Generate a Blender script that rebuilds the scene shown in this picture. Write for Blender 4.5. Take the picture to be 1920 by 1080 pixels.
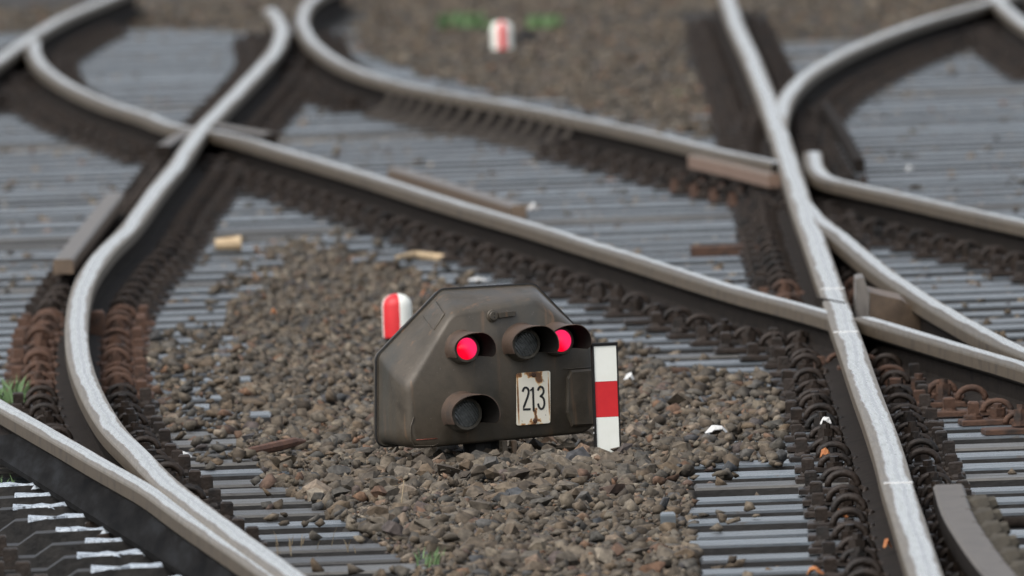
import bpy, bmesh, math, random
import numpy as np
from mathutils import Vector, Matrix

for o in list(bpy.data.objects):
    bpy.data.objects.remove(o)
S = bpy.context.scene
C = S.collection
R = random.Random(7)
NR = np.random.RandomState(11)

# ------------------------------------------------------------------ camera
W, HH = 1920, 1080
F = 41500.0                      # focal length in pixels of the 1920 px frame
CAM_H = 2.37
PITCH = math.atan(1454 / F)
ROLL = math.radians(2.0)
cp, sp = math.cos(PITCH), math.sin(PITCH)
fwd = Vector((0, cp, -sp)); r0 = Vector((1, 0, 0)); u0 = Vector((0, sp, cp))
rt = r0 * math.cos(ROLL) - u0 * math.sin(ROLL)
up = r0 * math.sin(ROLL) + u0 * math.cos(ROLL)
CAM = Vector((0, 0, CAM_H))
cd = bpy.data.cameras.new('camera'); cam = bpy.data.objects.new('camera', cd); C.objects.link(cam)
cam.matrix_world = Matrix(((rt.x, up.x, -fwd.x, 0), (rt.y, up.y, -fwd.y, 0), (rt.z, up.z, -fwd.z, CAM_H), (0, 0, 0, 1)))
cd.sensor_width = 36; cd.lens = F * 36 / W; cd.clip_start = 1; cd.clip_end = 9000
cd.dof.use_dof = True; cd.dof.focus_distance = 54.2; cd.dof.aperture_fstop = 11.5
S.camera = cam

# ------------------------------------------------------------------ light: overcast day
SUN_EL, SUN_AZ = math.radians(50), math.radians(-135)      # azimuth from +Y towards +X
world = bpy.data.worlds.new('World'); S.world = world; world.use_nodes = True
nt = world.node_tree; nt.nodes.clear()
sky = nt.nodes.new('ShaderNodeTexSky'); sky.sky_type = 'NISHITA'; sky.sun_disc = False
sky.sun_elevation = SUN_EL; sky.sun_rotation = SUN_AZ; sky.air_density = 1.0; sky.dust_density = 4.0; sky.ozone_density = 2.0
hs = nt.nodes.new('ShaderNodeHueSaturation'); hs.inputs['Saturation'].default_value = 0.36
bg = nt.nodes.new('ShaderNodeBackground'); bg.inputs['Strength'].default_value = 0.15
wo = nt.nodes.new('ShaderNodeOutputWorld')
nt.links.new(sky.outputs[0], hs.inputs['Color']); nt.links.new(hs.outputs[0], bg.inputs[0]); nt.links.new(bg.outputs[0], wo.inputs[0])
sl = bpy.data.lights.new('sun', 'SUN'); sl.energy = 0.5; sl.angle = math.radians(30); sl.color = (1, .97, .93)
so = bpy.data.objects.new('sun', sl); C.objects.link(so)
sdir = Vector((math.sin(SUN_AZ) * math.cos(SUN_EL), math.cos(SUN_AZ) * math.cos(SUN_EL), math.sin(SUN_EL)))
so.rotation_euler = sdir.to_track_quat('Z', 'Y').to_euler()
S.view_settings.view_transform = 'Standard'; S.view_settings.look = 'None'
S.view_settings.exposure = 0.8; S.view_settings.gamma = 1; S.view_settings.use_curve_mapping = False
S.cycles.use_denoising = True
S.cycles.max_bounces = 6

# ------------------------------------------------------------------ helpers
def ray(px, py):
    return fwd + rt * ((px - 960) / F) - up * ((py - 540) / F)
def P(px, py, z=0.0):                  # where the sight line meets the height z
    d = ray(px, py); t = (z - CAM_H) / d.z
    return CAM + d * t
def PY(px, py, y):                     # where it meets the depth y
    d = ray(px, py); return CAM + d * (y / d.y)
def proj(x, y, z):
    x = np.asarray(x, float); y = np.asarray(y, float); z = np.asarray(z, float) - CAM_H
    dd = y * fwd.y + z * fwd.z + x * fwd.x
    a = x * rt.x + y * rt.y + z * rt.z; b = x * up.x + y * up.y + z * up.z
    return 960 + F * a / dd, 540 - F * b / dd

def link(o, parent=None):
    C.objects.link(o)
    if parent is not None: o.parent = parent
    return o
def tag(o, label, cat, group=None):
    o['label'] = label; o['category'] = cat
    if group: o['group'] = group
    return o
def empty(name, loc=(0, 0, 0), rz=0.0):
    o = bpy.data.objects.new(name, None); o.location = loc; o.rotation_euler = (0, 0, rz); o.empty_display_size = .1
    return link(o)
def obj(name, me, parent=None, mat=None, loc=None):
    if isinstance(me, MB): me = me.mesh(name)
    if mat is not None:
        for m in (mat if isinstance(mat, (list, tuple)) else [mat]): me.materials.append(m)
    o = bpy.data.objects.new(name, me); link(o, parent)
    if loc is not None: o.location = loc
    return o

class MB:
    def __init__(s): s.v = []; s.f = []; s.mi = []; s.sm = []
    def add(s, vs, fs, mi=0, smooth=False, M=None):
        n = len(s.v)
        for v in vs:
            v = Vector(v)
            s.v.append(tuple(M @ v) if M is not None else tuple(v))
        for i, f in enumerate(fs):
            s.f.append(tuple(n + k for k in f)); s.mi.append(mi[i] if isinstance(mi, list) else mi); s.sm.append(smooth)
        return s
    def box(s, x0, x1, y0, y1, z0, z1, mi=0, M=None, ch=0.0):
        if ch <= 0:
            v = [(x, y, z) for z in (z0, z1) for y in (y0, y1) for x in (x0, x1)]
            f = [(0, 2, 3, 1), (4, 5, 7, 6), (0, 1, 5, 4), (2, 6, 7, 3), (0, 4, 6, 2), (1, 3, 7, 5)]
            return s.add(v, f, mi, False, M)
        c = ch                       # top edges chamfered
        r = lambda a, z: [(x0 + a, y0 + a, z), (x1 - a, y0 + a, z), (x1 - a, y1 - a, z), (x0 + a, y1 - a, z)]
        v = r(0, z0) + r(0, z1 - c) + r(c, z1)
        f = [(3, 2, 1, 0)]
        for k in range(2):
            for i in range(4):
                j = (i + 1) % 4; f.append((4 * k + i, 4 * k + j, 4 * k + 4 + j, 4 * k + 4 + i))
        f.append((8, 9, 10, 11))
        return s.add(v, f, mi, False, M)
    def cyl(s, x, y, z0, z1, r, n=6, mi=0, r2=None, smooth=False, M=None, rot=0.0):
        r2 = r if r2 is None else r2
        v = []
        for z, q in ((z0, r), (z1, r2)):
            for i in range(n):
                a = 2 * math.pi * i / n + rot; v.append((x + q * math.cos(a), y + q * math.sin(a), z))
        f = [tuple(range(n - 1, -1, -1)), tuple(range(n, 2 * n))] + [(i, (i + 1) % n, n + (i + 1) % n, n + i) for i in range(n)]
        return s.add(v, f, mi, smooth, M)
    def tube(s, pts, r, n=6, mi=0, smooth=True, M=None):
        pts = [Vector(p) for p in pts]; v = []; f = []
        prev = Vector((0, 1, 0.01))
        for i, p in enumerate(pts):
            t = (pts[min(i + 1, len(pts) - 1)] - pts[max(i - 1, 0)]).normalized()
            a = prev - t * prev.dot(t)
            if a.length < 1e-5: a = t.orthogonal()
            a.normalize(); b = t.cross(a); prev = a
            q = r[i] if isinstance(r, (list, tuple)) else r
            for k in range(n):
                w = 2 * math.pi * k / n; v.append(p + a * (q * math.cos(w)) + b * (q * math.sin(w)))
        for i in range(len(pts) - 1):
            for k in range(n):
                f.append((i * n + k, i * n + (k + 1) % n, (i + 1) * n + (k + 1) % n, (i + 1) * n + k))
        f.append(tuple(range(n - 1, -1, -1))); f.append(tuple((len(pts) - 1) * n + k for k in range(n)))
        return s.add(v, f, mi, smooth, M)
    def mesh(s, name='mesh', fix=True):
        me = bpy.data.meshes.new(name); me.from_pydata(s.v, [], s.f)
        me.polygons.foreach_set('material_index', s.mi); me.polygons.foreach_set('use_smooth', s.sm)
        if fix:
            bm = bmesh.new(); bm.from_mesh(me); bmesh.ops.recalc_face_normals(bm, faces=bm.faces); bm.to_mesh(me); bm.free()
        me.update(); return me

# value noise
_tab = NR.rand(256, 256)
def vnoise(x, y):
    x = np.asarray(x, float); y = np.asarray(y, float)
    xi = np.floor(x).astype(int); yi = np.floor(y).astype(int); fx = x - xi; fy = y - yi
    fx = fx * fx * (3 - 2 * fx); fy = fy * fy * (3 - 2 * fy)
    g = lambda a, b: _tab[a % 256, b % 256]
    return (g(xi, yi) * (1 - fx) + g(xi + 1, yi) * fx) * (1 - fy) + (g(xi, yi + 1) * (1 - fx) + g(xi + 1, yi + 1) * fx) * fy
def inpoly(px, py, poly):
    px = np.asarray(px, float); py = np.asarray(py, float); ins = np.zeros(px.shape, bool)
    n = len(poly)
    for i in range(n):
        x1, y1 = poly[i]; x2, y2 = poly[(i + 1) % n]
        if y1 == y2: continue
        c = ((y1 > py) != (y2 > py)) & (px < (x2 - x1) * (py - y1) / (y2 - y1) + x1)
        ins ^= c
    return ins

# ------------------------------------------------------------------ materials
def mat(name, cols, rough=.7, metal=0.0, scale=20, bump=0.0, bscale=80, spec=.5, rough2=None, stretch=None, extra=None, detail=6):
    """cols: colours spread over a noise; world position drives it"""
    m = bpy.data.materials.new(name); m.use_nodes = True; n = m.node_tree.nodes; l = m.node_tree.links
    b = n['Principled BSDF']
    b.inputs['Roughness'].default_value = rough; b.inputs['Metallic'].default_value = metal
    b.inputs['Specular IOR Level'].default_value = spec
    g = n.new('ShaderNodeNewGeometry'); pos = g.outputs['Position']
    if stretch:
        mp = n.new('ShaderNodeVectorMath'); mp.operation = 'MULTIPLY'; mp.inputs[1].default_value = stretch
        l.new(pos, mp.inputs[0]); pos = mp.outputs[0]
    if len(cols) > 1:
        no = n.new('ShaderNodeTexNoise'); no.inputs['Scale'].default_value = scale; no.inputs['Detail'].default_value = detail; no.inputs['Roughness'].default_value = .62
        l.new(pos, no.inputs['Vector'])
        cr = n.new('ShaderNodeValToRGB'); e = cr.color_ramp.elements
        while len(e) < len(cols): e.new(.5)
        for i, c in enumerate(cols):
            e[i].position = .32 + .36 * i / (len(cols) - 1); e[i].color = (*c, 1)
        l.new(no.outputs['Fac'], cr.inputs['Fac']); l.new(cr.outputs['Color'], b.inputs['Base Color'])
        if rough2 is not None:
            mr = n.new('ShaderNodeMapRange'); mr.inputs['From Min'].default_value = .35; mr.inputs['From Max'].default_value = .65
            mr.inputs['To Min'].default_value = rough; mr.inputs['To Max'].default_value = rough2
            l.new(no.outputs['Fac'], mr.inputs['Value']); l.new(mr.outputs[0], b.inputs['Roughness'])
    else:
        b.inputs['Base Color'].default_value = (*cols[0], 1)
    if bump:
        n2 = n.new('ShaderNodeTexNoise'); n2.inputs['Scale'].default_value = bscale; n2.inputs['Detail'].default_value = 4
        l.new(pos, n2.inputs['Vector'])
        bp = n.new('ShaderNodeBump'); bp.inputs['Strength'].default_value = 1; bp.inputs['Distance'].default_value = bump
        l.new(n2.outputs['Fac'], bp.inputs['Height']); l.new(bp.outputs[0], b.inputs['Normal'])
    return m

M_TOP = mat('polished_rail_head', [(.42, .42, .41), (.60, .61, .61), (.50, .50, .49)], .30, .9, 9, .0006, 60, stretch=(14, 1, 1), rough2=.42)
def rail_top_mat(diag=False):
    m = mat('polished_rail_head', [(.62, .625, .61), (.80, .81, .80), (.70, .705, .69)], .17, .92, 9, .0002, 60, stretch=(14, 1, 1), rough2=.26)
    n = m.node_tree.nodes; l = m.node_tree.links; b = n['Principled BSDF']
    src = b.inputs['Base Color'].links[0].from_socket; rsrc = b.inputs['Roughness'].links[0].from_socket
    at = n.new('ShaderNodeAttribute'); at.attribute_name = 'across'
    g = n.new('ShaderNodeNewGeometry'); v = n.new('ShaderNodeVectorMath'); v.operation = 'MULTIPLY'; v.inputs[1].default_value = (2, .3, 1); l.new(g.outputs['Position'], v.inputs[0])
    no = n.new('ShaderNodeTexNoise'); no.inputs['Scale'].default_value = 1.6; no.inputs['Detail'].default_value = 7; no.inputs['Roughness'].default_value = .7; l.new(v.outputs[0], no.inputs['Vector'])
    ma = n.new('ShaderNodeMath'); ma.operation = 'MULTIPLY_ADD'; ma.inputs[1].default_value = 1.5; l.new(no.outputs['Fac'], ma.inputs[0]); l.new(at.outputs['Fac'], ma.inputs[2])
    mr = n.new('ShaderNodeMapRange'); mr.inputs['From Min'].default_value = -.45; mr.inputs['From Max'].default_value = 1.95; l.new(ma.outputs[0], mr.inputs['Value'])
    cr = n.new('ShaderNodeValToRGB'); e = cr.color_ramp.elements
    for i, (p, c) in enumerate([(0, .30), (.24, .50), (.32, 1.0), (.47, 1.0), (.53, .74), (.58, .72), (.65, 1.0), (.74, .95), (.82, .48), (1, .30)]):
        q = e[i] if i < 2 else e.new(p); q.position = p; q.color = (c * 1.03, c, c * .96, 1)
    for q in e:
        if q.position < .27 or q.position > .8: q.color = (.34, .285, .225, 1)
    if diag:
        for q in e:
            if q.position < .44: q.color = (.20, .155, .105, 1)
    l.new(mr.outputs[0], cr.inputs['Fac'])
    # fine scratches along the rail
    v2 = n.new('ShaderNodeVectorMath'); v2.operation = 'MULTIPLY'; v2.inputs[1].default_value = (260, 3, 1); l.new(g.outputs['Position'], v2.inputs[0])
    n2 = n.new('ShaderNodeTexNoise'); n2.inputs['Scale'].default_value = 1; n2.inputs['Detail'].default_value = 3; l.new(v2.outputs[0], n2.inputs['Vector'])
    m2 = n.new('ShaderNodeMapRange'); m2.inputs['From Min'].default_value = .3; m2.inputs['From Max'].default_value = .7; m2.inputs['To Min'].default_value = .8; m2.inputs['To Max'].default_value = 1.12; l.new(n2.outputs['Fac'], m2.inputs['Value'])
    mx = n.new('ShaderNodeVectorMath'); mx.operation = 'MULTIPLY'; l.new(src, mx.inputs[0]); l.new(cr.outputs['Color'], mx.inputs[1])
    sc = n.new('ShaderNodeVectorMath'); sc.operation = 'SCALE'; l.new(mx.outputs[0], sc.inputs[0]); l.new(m2.outputs[0], sc.inputs['Scale']); l.new(sc.outputs[0], b.inputs['Base Color'])
    r1 = n.new('ShaderNodeMapRange'); r1.inputs['From Min'].default_value = .4; r1.inputs['From Max'].default_value = 1; r1.inputs['To Min'].default_value = .3; r1.inputs['To Max'].default_value = 0; l.new(cr.outputs['Color'], r1.inputs['Value'])
    ad = n.new('ShaderNodeMath'); l.new(rsrc, ad.inputs[0]); l.new(r1.outputs[0], ad.inputs[1]); l.new(ad.outputs[0], b.inputs['Roughness'])
    return m
M_TOP = rail_top_mat(); M_TOPX = rail_top_mat(True)
M_TOPD = mat('dull_rail_head', [(.25, .24, .22), (.38, .36, .34)], .42, .75, 12, .0006, 60, stretch=(6, 1, 1), rough2=.55)
M_SIDE = mat('worn_rail_side', [(.050, .037, .023), (.095, .071, .045), (.036, .027, .018)], .55, .1, 9, .0015, 50, stretch=(6, 1, 1))
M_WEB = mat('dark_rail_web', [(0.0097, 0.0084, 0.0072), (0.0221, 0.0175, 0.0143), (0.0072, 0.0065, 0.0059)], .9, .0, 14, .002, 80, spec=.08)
M_FAST = mat('grimy_fastening', [(0.0056, 0.0049, 0.0042), (0.0280, 0.0189, 0.0133), (0.0098, 0.0084, 0.0070)], .55, .15, 9, .002, 110, spec=.35)
M_RUST = mat('rusty_fastening', [(0.0360, 0.0208, 0.0144), (0.0840, 0.0416, 0.0240), (0.0208, 0.0144, 0.0112)], .8, .05, 14, .002, 110)
M_SLEEP = mat('wet_grey_timber', [(0.0324, 0.0418, 0.0482), (0.0634, 0.0778, 0.0878), (0.0461, 0.0518, 0.0547)], .17, 0, 7, .0012, 70, .7, .42, stretch=(.6, 5, 1))
M_SLEEP2 = mat('brown_timber', [(0.0576, 0.0544, 0.0480), (0.1000, 0.0944, 0.0816)], .32, 0, 8, .002, 70, .6, .6, stretch=(.6, 5, 1))
M_SLEEPD = mat('tarred_gap_shade_timber', [(0.0098, 0.0091, 0.0084), (0.0210, 0.0189, 0.0168)], .5, 0, 8, .002, 70, .5, .7, stretch=(.6, 5, 1))  # creosoted sleeper sides; the dark colour also paints in shade between the sleepers
M_EARTH = mat('dark_soil', [(0.0126, 0.0112, 0.0091), (0.0280, 0.0238, 0.0189)], .9, 0, 18, .01, 60)
M_GREASE = mat('pale_grease', [(.14, .16, .18), (.40, .45, .50), (.04, .045, .05)], .25, 0, 60, .003, 160)
M_BLACK = mat('black_steel', [(.010, .010, .010), (.018, .017, .016)], .6, 0, 30, spec=.25)
M_WHITE = mat('white_sheeting', [(.78, .79, .71), (.83, .84, .77)], .45, 0, 25)
M_RED = mat('red_sheeting', [(.55, .012, .018), (.62, .018, .022)], .45, 0, 25)
M_WOODC = mat('pale_wood', [(.40, .29, .17), (.52, .40, .25)], .8, 0, 40)
M_PAPER = mat('white_paper', [(.62, .62, .60), (.45, .45, .43)], .8, 0, 90)
M_LEAFO = mat('orange_leaf', [(.26, .07, .02), (.40, .17, .05)], .7, 0, 60)
M_GREEN = mat('weed_green', [(.07, .13, .045), (.12, .20, .08)], .7, 0, 60)
M_RUSTP = mat('rust_brown_scrap', [(.07, .03, .018), (.14, .065, .035)], .7, .1, 30, .002, 90)

for m_ in (M_SLEEP, M_SLEEP2):
    n_ = m_.node_tree.nodes; l_ = m_.node_tree.links; b_ = n_['Principled BSDF']; src_ = b_.inputs['Base Color'].links[0].from_socket
    oi_ = n_.new('ShaderNodeObjectInfo'); mr_ = n_.new('ShaderNodeMapRange'); mr_.inputs['To Min'].default_value = .55; mr_.inputs['To Max'].default_value = 1.3; l_.new(oi_.outputs['Random'], mr_.inputs['Value'])
    g_ = n_.new('ShaderNodeNewGeometry'); no_ = n_.new('ShaderNodeTexNoise'); no_.inputs['Scale'].default_value = 1.6; no_.inputs['Detail'].default_value = 5; l_.new(g_.outputs['Position'], no_.inputs['Vector'])
    m2_ = n_.new('ShaderNodeMapRange'); m2_.inputs['From Min'].default_value = .35; m2_.inputs['From Max'].default_value = .65; m2_.inputs['To Min'].default_value = .5; m2_.inputs['To Max'].default_value = 1.25; l_.new(no_.outputs['Fac'], m2_.inputs['Value'])
    mu_ = n_.new('ShaderNodeMath'); mu_.operation = 'MULTIPLY'; l_.new(mr_.outputs[0], mu_.inputs[0]); l_.new(m2_.outputs[0], mu_.inputs[1])
    n3_ = n_.new('ShaderNodeTexNoise'); n3_.inputs['Scale'].default_value = 26; n3_.inputs['Detail'].default_value = 3; l_.new(g_.outputs['Position'], n3_.inputs['Vector'])
    m3_ = n_.new('ShaderNodeMapRange'); m3_.inputs['From Min'].default_value = .60; m3_.inputs['From Max'].default_value = .68; m3_.inputs['To Max'].default_value = .75; l_.new(n3_.outputs['Fac'], m3_.inputs['Value'])
    x3_ = n_.new('ShaderNodeMixRGB'); x3_.inputs['Color2'].default_value = (.045, .034, .024, 1); l_.new(src_, x3_.inputs['Color1']); l_.new(m3_.outputs[0], x3_.inputs['Fac']); src_ = x3_.outputs[0]
    sc_ = n_.new('ShaderNodeVectorMath'); sc_.operation = 'SCALE'; l_.new(src_, sc_.inputs[0]); l_.new(mu_.outputs[0], sc_.inputs['Scale']); l_.new(sc_.outputs[0], b_.inputs['Base Color'])

def stone_mat():
    m = bpy.data.materials.new('crushed_stone'); m.use_nodes = True; n = m.node_tree.nodes; l = m.node_tree.links
    b = n['Principled BSDF']; b.inputs['Roughness'].default_value = .82; b.inputs['Specular IOR Level'].default_value = .3
    g = n.new('ShaderNodeNewGeometry'); oi = n.new('ShaderNodeObjectInfo')
    ad = n.new('ShaderNodeMath'); ad.operation = 'ADD'; l.new(g.outputs['Random Per Island'], ad.inputs[0]); l.new(oi.outputs['Random'], ad.inputs[1])
    fr = n.new('ShaderNodeMath'); fr.operation = 'FRACT'; l.new(ad.outputs[0], fr.inputs[0])
    cr = n.new('ShaderNodeValToRGB'); e = cr.color_ramp.elements
    cc = [(0, (0.042, 0.033, 0.024)), (.14, (0.105, 0.082, 0.058)), (.3, (0.067, 0.057, 0.044)), (.45, (0.126, 0.103, 0.076)), (.58, (0.057, 0.054, 0.047)),
          (.70, (0.109, 0.079, 0.051)), (.80, (0.147, 0.124, 0.092)), (.88, (0.050, 0.053, 0.056)), (.95, (0.130, 0.073, 0.043)), (1, (0.202, 0.174, 0.133))]
    while len(e) < len(cc): e.new(.5)
    for i, (p, c) in enumerate(cc): e[i].position = p; e[i].color = (*c, 1)
    l.new(fr.outputs[0], cr.inputs['Fac'])
    no = n.new('ShaderNodeTexNoise'); no.inputs['Scale'].default_value = 70; no.inputs['Detail'].default_value = 5; l.new(g.outputs['Position'], no.inputs['Vector'])
    mr = n.new('ShaderNodeMapRange'); mr.inputs['From Min'].default_value = .3; mr.inputs['From Max'].default_value = .7; mr.inputs['To Min'].default_value = .6; mr.inputs['To Max'].default_value = 1.45
    l.new(no.outputs['Fac'], mr.inputs['Value'])
    mx = n.new('ShaderNodeVectorMath'); mx.operation = 'SCALE'; l.new(cr.outputs['Color'], mx.inputs[0]); l.new(mr.outputs[0], mx.inputs['Scale'])
    l.new(mx.outputs[0], b.inputs['Base Color'])
    bp = n.new('ShaderNodeBump'); bp.inputs['Distance'].default_value = .003; l.new(no.outputs['Fac'], bp.inputs['Height']); l.new(bp.outputs[0], b.inputs['Normal'])
    return m
M_STONE = stone_mat()

# ------------------------------------------------------------------ the bed
PC = [(400, 700), (415, 640), (440, 560), (470, 510), (480, 450), (560, 440), (690, 480), (830, 540), (1000, 590), (1120, 640), (1250, 700), (1290, 770), (1285, 860),
      (1300, 1000), (1310, 1130), (850, 1130), (770, 1060), (690, 1000), (600, 955), (520, 905), (470, 850), (430, 780)]
PT = [(560, -200), (600, 30), (660, 95), (790, 140), (900, 165), (1050, 200), (1180, 228), (1330, 262), (1345, 180), (1330, 90), (1350, 20), (1350, -200)]
PF = [(-900, -700), (3000, -700), (3000, 40), (1900, 55), (1420, 78), (1300, 70), (600, 60), (560, 55), (430, 58), (200, 52), (-900, 60)]
POLYS = [PC, PT, PF]
def bed_mask(x, y):
    px, py = proj(x, y, np.zeros_like(np.asarray(x, float)))
    m = np.zeros(px.shape, bool)
    for p in POLYS: m |= inpoly(px, py, p)
    return m
def gz(x, y, m):
    x = np.asarray(x, float); y = np.asarray(y, float)
    hi = -.010 + .028 * (vnoise(x * 1.3 + 9, y * .55 + 3) - .5) + .03 * (vnoise(x * 3.1, y * 2.3) - .5)
    hi = hi + .030 * np.exp(-((x - .05) ** 2 / .18 + (y - 54.6) ** 2 / 3.0))
    lo = np.where(y < 60, -.078, -.052) + .02 * (vnoise(x * 2.1 + 40, y * 1.7) - .5)
    return np.where(m, hi, lo)

xs = [-3000, -600, -120, -30, -9, -5] + list(np.arange(-3.6, 3.61, .08)) + [5, 9, 30, 120, 600, 3000]
ys = [-3000, -300, 0, 25, 38, 43] + list(np.arange(44, 112, .2)) + [114, 120, 140, 200, 400, 1000, 4000]
X, Y = np.meshgrid(np.array(xs, float), np.array(ys, float)); 
near = (np.abs(X) < 3.7) & (Y > 43.5) & (Y < 112.5)
msk = np.zeros(X.shape, bool); msk[near] = bed_mask(X[near], Y[near])
Z = gz(X, Y, msk); Z[~near] = -.09
nx, ny = len(xs), len(ys)
me = bpy.data.meshes.new('ground')
vv = np.stack([X.ravel(), Y.ravel(), Z.ravel()], 1)
i0 = (np.arange(ny - 1)[:, None] * nx + np.arange(nx - 1)[None, :]).ravel()
ff = np.stack([i0, i0 + 1, i0 + nx + 1, i0 + nx], 1)
me.from_pydata(vv.tolist(), [], ff.tolist()); me.polygons.foreach_set('use_smooth', [True] * len(ff)); me.update()
ground = obj('ground', me, None, M_EARTH); ground['kind'] = 'structure'
ground['label'] = 'dark soil bed under sleepers and ballast'

# ------------------------------------------------------------------ sleepers
PITCH_S = .6
yb = P(1430, 1022, 0).y                    # near top edge of a sleeper in the right foreground
k0 = -10
ROWS = [yb + PITCH_S * k for k in range(k0, 120) if 44.5 < yb + PITCH_S * k < 104]
SW, SH = .26, .16
ORD = ['first', 'second', 'third', 'fourth', 'fifth', 'sixth', 'seventh', 'eighth', 'ninth', 'tenth', 'eleventh', 'twelfth', 'thirteenth', 'fourteenth', 'fifteenth', 'sixteenth', 'seventeenth',
       'eighteenth', 'nineteenth'] + ['twentieth'] + ['twenty ' + q for q in ('first', 'second', 'third', 'fourth', 'fifth', 'sixth', 'seventh', 'eighth', 'ninth')] + ['thirtieth'] * 9
ZC = {}
LAB = {
 'near_left': 'grey sleeper end right of the left foreground rails, %s counting up from the bottom',
 'near_right': 'wet grey sleeper under the right hand rail, %s counting up from the bottom',
 'mid_left': 'sleeper half buried in stones beside the curved left rail, %s from the near end',
 'mid_right': 'grey sleeper between the diagonal rail and right hand rail, %s from the near end',
 'far': 'blue grey sleeper in the blurred distance beyond the diagonal rail',
}
GRP = {'near_left': 'sleeper ends at the left foreground', 'near_right': 'sleepers under the right foreground rail', 'mid_left': 'sleepers beside the curved left rail',
       'mid_right': 'sleepers of the middle right', 'far': 'blurred sleepers in the distance'}
SLEEPERS = []
slm = {}
for k, y0 in enumerate(ROWS):
    xx = np.arange(-3.0, 3.3, .03)
    m = bed_mask(xx, np.full(xx.shape, y0 + .13))
    segs = []; st = None
    for i, x in enumerate(xx):
        if not m[i] and st is None: st = x
        if (m[i] or i == len(xx) - 1) and st is not None:
            if x - st > .25: segs.append((st, x))
            st = None
    for (a, b) in segs:
        a2 = a - R.uniform(-.03, .1); b2 = b + R.uniform(-.03, .1)
        j = R.uniform(-.015, .015)
        mid = (a2 + b2) / 2
        if y0 < 57: zone = 'near_left' if mid < 0 else 'near_right'
        elif y0 < 68: zone = 'mid_left' if mid < -.2 else 'mid_right'
        else: zone = 'far'
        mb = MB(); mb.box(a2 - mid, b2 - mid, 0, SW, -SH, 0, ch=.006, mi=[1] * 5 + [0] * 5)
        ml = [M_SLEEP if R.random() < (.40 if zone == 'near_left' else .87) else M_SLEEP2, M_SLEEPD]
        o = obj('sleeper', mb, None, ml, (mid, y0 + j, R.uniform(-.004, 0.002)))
        o.rotation_euler = (R.uniform(-.006, .006), R.uniform(-.001, .001), R.uniform(-.006, .006))
        ZC[zone] = ZC.get(zone, 0) + 1
        lb_ = LAB[zone] if zone == 'far' else LAB[zone] % ORD[ZC[zone] - 1]
        tag(o, lb_, 'sleeper', GRP[zone]); SLEEPERS.append((o, a2, b2, y0))
# a half-buried block of timber in the middle ballast
def small_block(px, py, w, d, h, z, mt, label, name='timber_block'):
    p = P(px, py, z)
    mb = MB(); mb.box(-w / 2, w / 2, 0, d, -.05, h, ch=.004)
    return tag(obj(name, mb, None, mt, (p.x, p.y, z)), label, 'block')
small_block(1253, 980, .035, .12, .02, .012, M_SLEEP, 'tiny dark wooden block end among the stones left of the right sleepers')

# ------------------------------------------------------------------ rails
ZR = .138
def catmull(pts, step=.2):
    out = []
    P_ = [2 * pts[0] - pts[1]] + pts + [2 * pts[-1] - pts[-2]]
    for i in range(1, len(P_) - 2):
        a, b, c, d = P_[i - 1], P_[i], P_[i + 1], P_[i + 2]
        t0, t1 = 0, max((b - a).length ** .5, .05); t2 = t1 + max((c - b).length ** .5, .05); t3 = t2 + max((d - c).length ** .5, .05)
        n = max(2, int((c - b).length / step))
        for k in range(n):
            t = t1 + (t2 - t1) * k / n
            A1 = a * ((t1 - t) / (t1 - t0)) + b * ((t - t0) / (t1 - t0)); A2 = b * ((t2 - t) / (t2 - t1)) + c * ((t - t1) / (t2 - t1)); A3 = c * ((t3 - t) / (t3 - t2)) + d * ((t - t2) / (t3 - t2))
            B1 = A1 * ((t2 - t) / (t2 - t0)) + A2 * ((t - t0) / (t2 - t0)); B2 = A2 * ((t3 - t) / (t3 - t1)) + A3 * ((t - t1) / (t3 - t1))
            out.append(B1 * ((t2 - t) / (t2 - t1)) + B2 * ((t - t1) / (t2 - t1)))
    out.append(pts[-1]); return out

def profile(h, hw, fw, head=.036):
    z = lambda v: h + v
    half = [(0, z(0)), (hw * .30, z(-.0002)), (hw * .62, z(-.0008)), (hw * .82, z(-.0024)), (hw * .94, z(-.0058)), (hw * .99, z(-.0105)), (hw, z(-head)), (hw * .86, z(-head - .007)), (.010, z(-head - .018)),
            (.009, .030), (.013, .022), (fw * .86, .012), (fw, .009), (fw, 0)]
    right = half; left = [(-x, q) for x, q in reversed(half[1:])]
    pts = right + left
    mi = []
    n = len(pts)
    # material per segment: 0 top, 1 head side, 2 web/foot
    for i in range(n):
        a = pts[i]; b = pts[(i + 1) % n]; zm = (a[1] + b[1]) / 2
        mi.append(0 if zm > h - .0095 else (1 if zm > h - head - .001 else 2))
    return pts, mi
def sweep(path, h, hw=.035, fw=.0625, zb=.013, caps=True, head=.036, taper=None):
    prof, pmi = profile(h, hw, fw, head); n = len(prof); mb = MB(); v = []; f = []; mi = []
    for i, p in enumerate(path):
        t = (path[min(i + 1, len(path) - 1)] - path[max(i - 1, 0)]); t.z = 0; t.normalize()
        s = Vector((t.y, -t.x, 0))
        if s.x < 0: s = -s
        for (a, b) in prof: v.append((p.x + s.x * a, p.y + s.y * a, zb + b + p.z))
    for i in range(len(path) - 1):
        for k in range(n):
            f.append((i * n + k, i * n + (k + 1) % n, (i + 1) * n + (k + 1) % n, (i + 1) * n + k)); mi.append(pmi[k])
    if caps:
        f.append(tuple(range(n))); mi.append(2); f.append(tuple((len(path) - 1) * n + k for k in range(n))); mi.append(2)
    mb.add(v, f, mi); return mb

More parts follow.
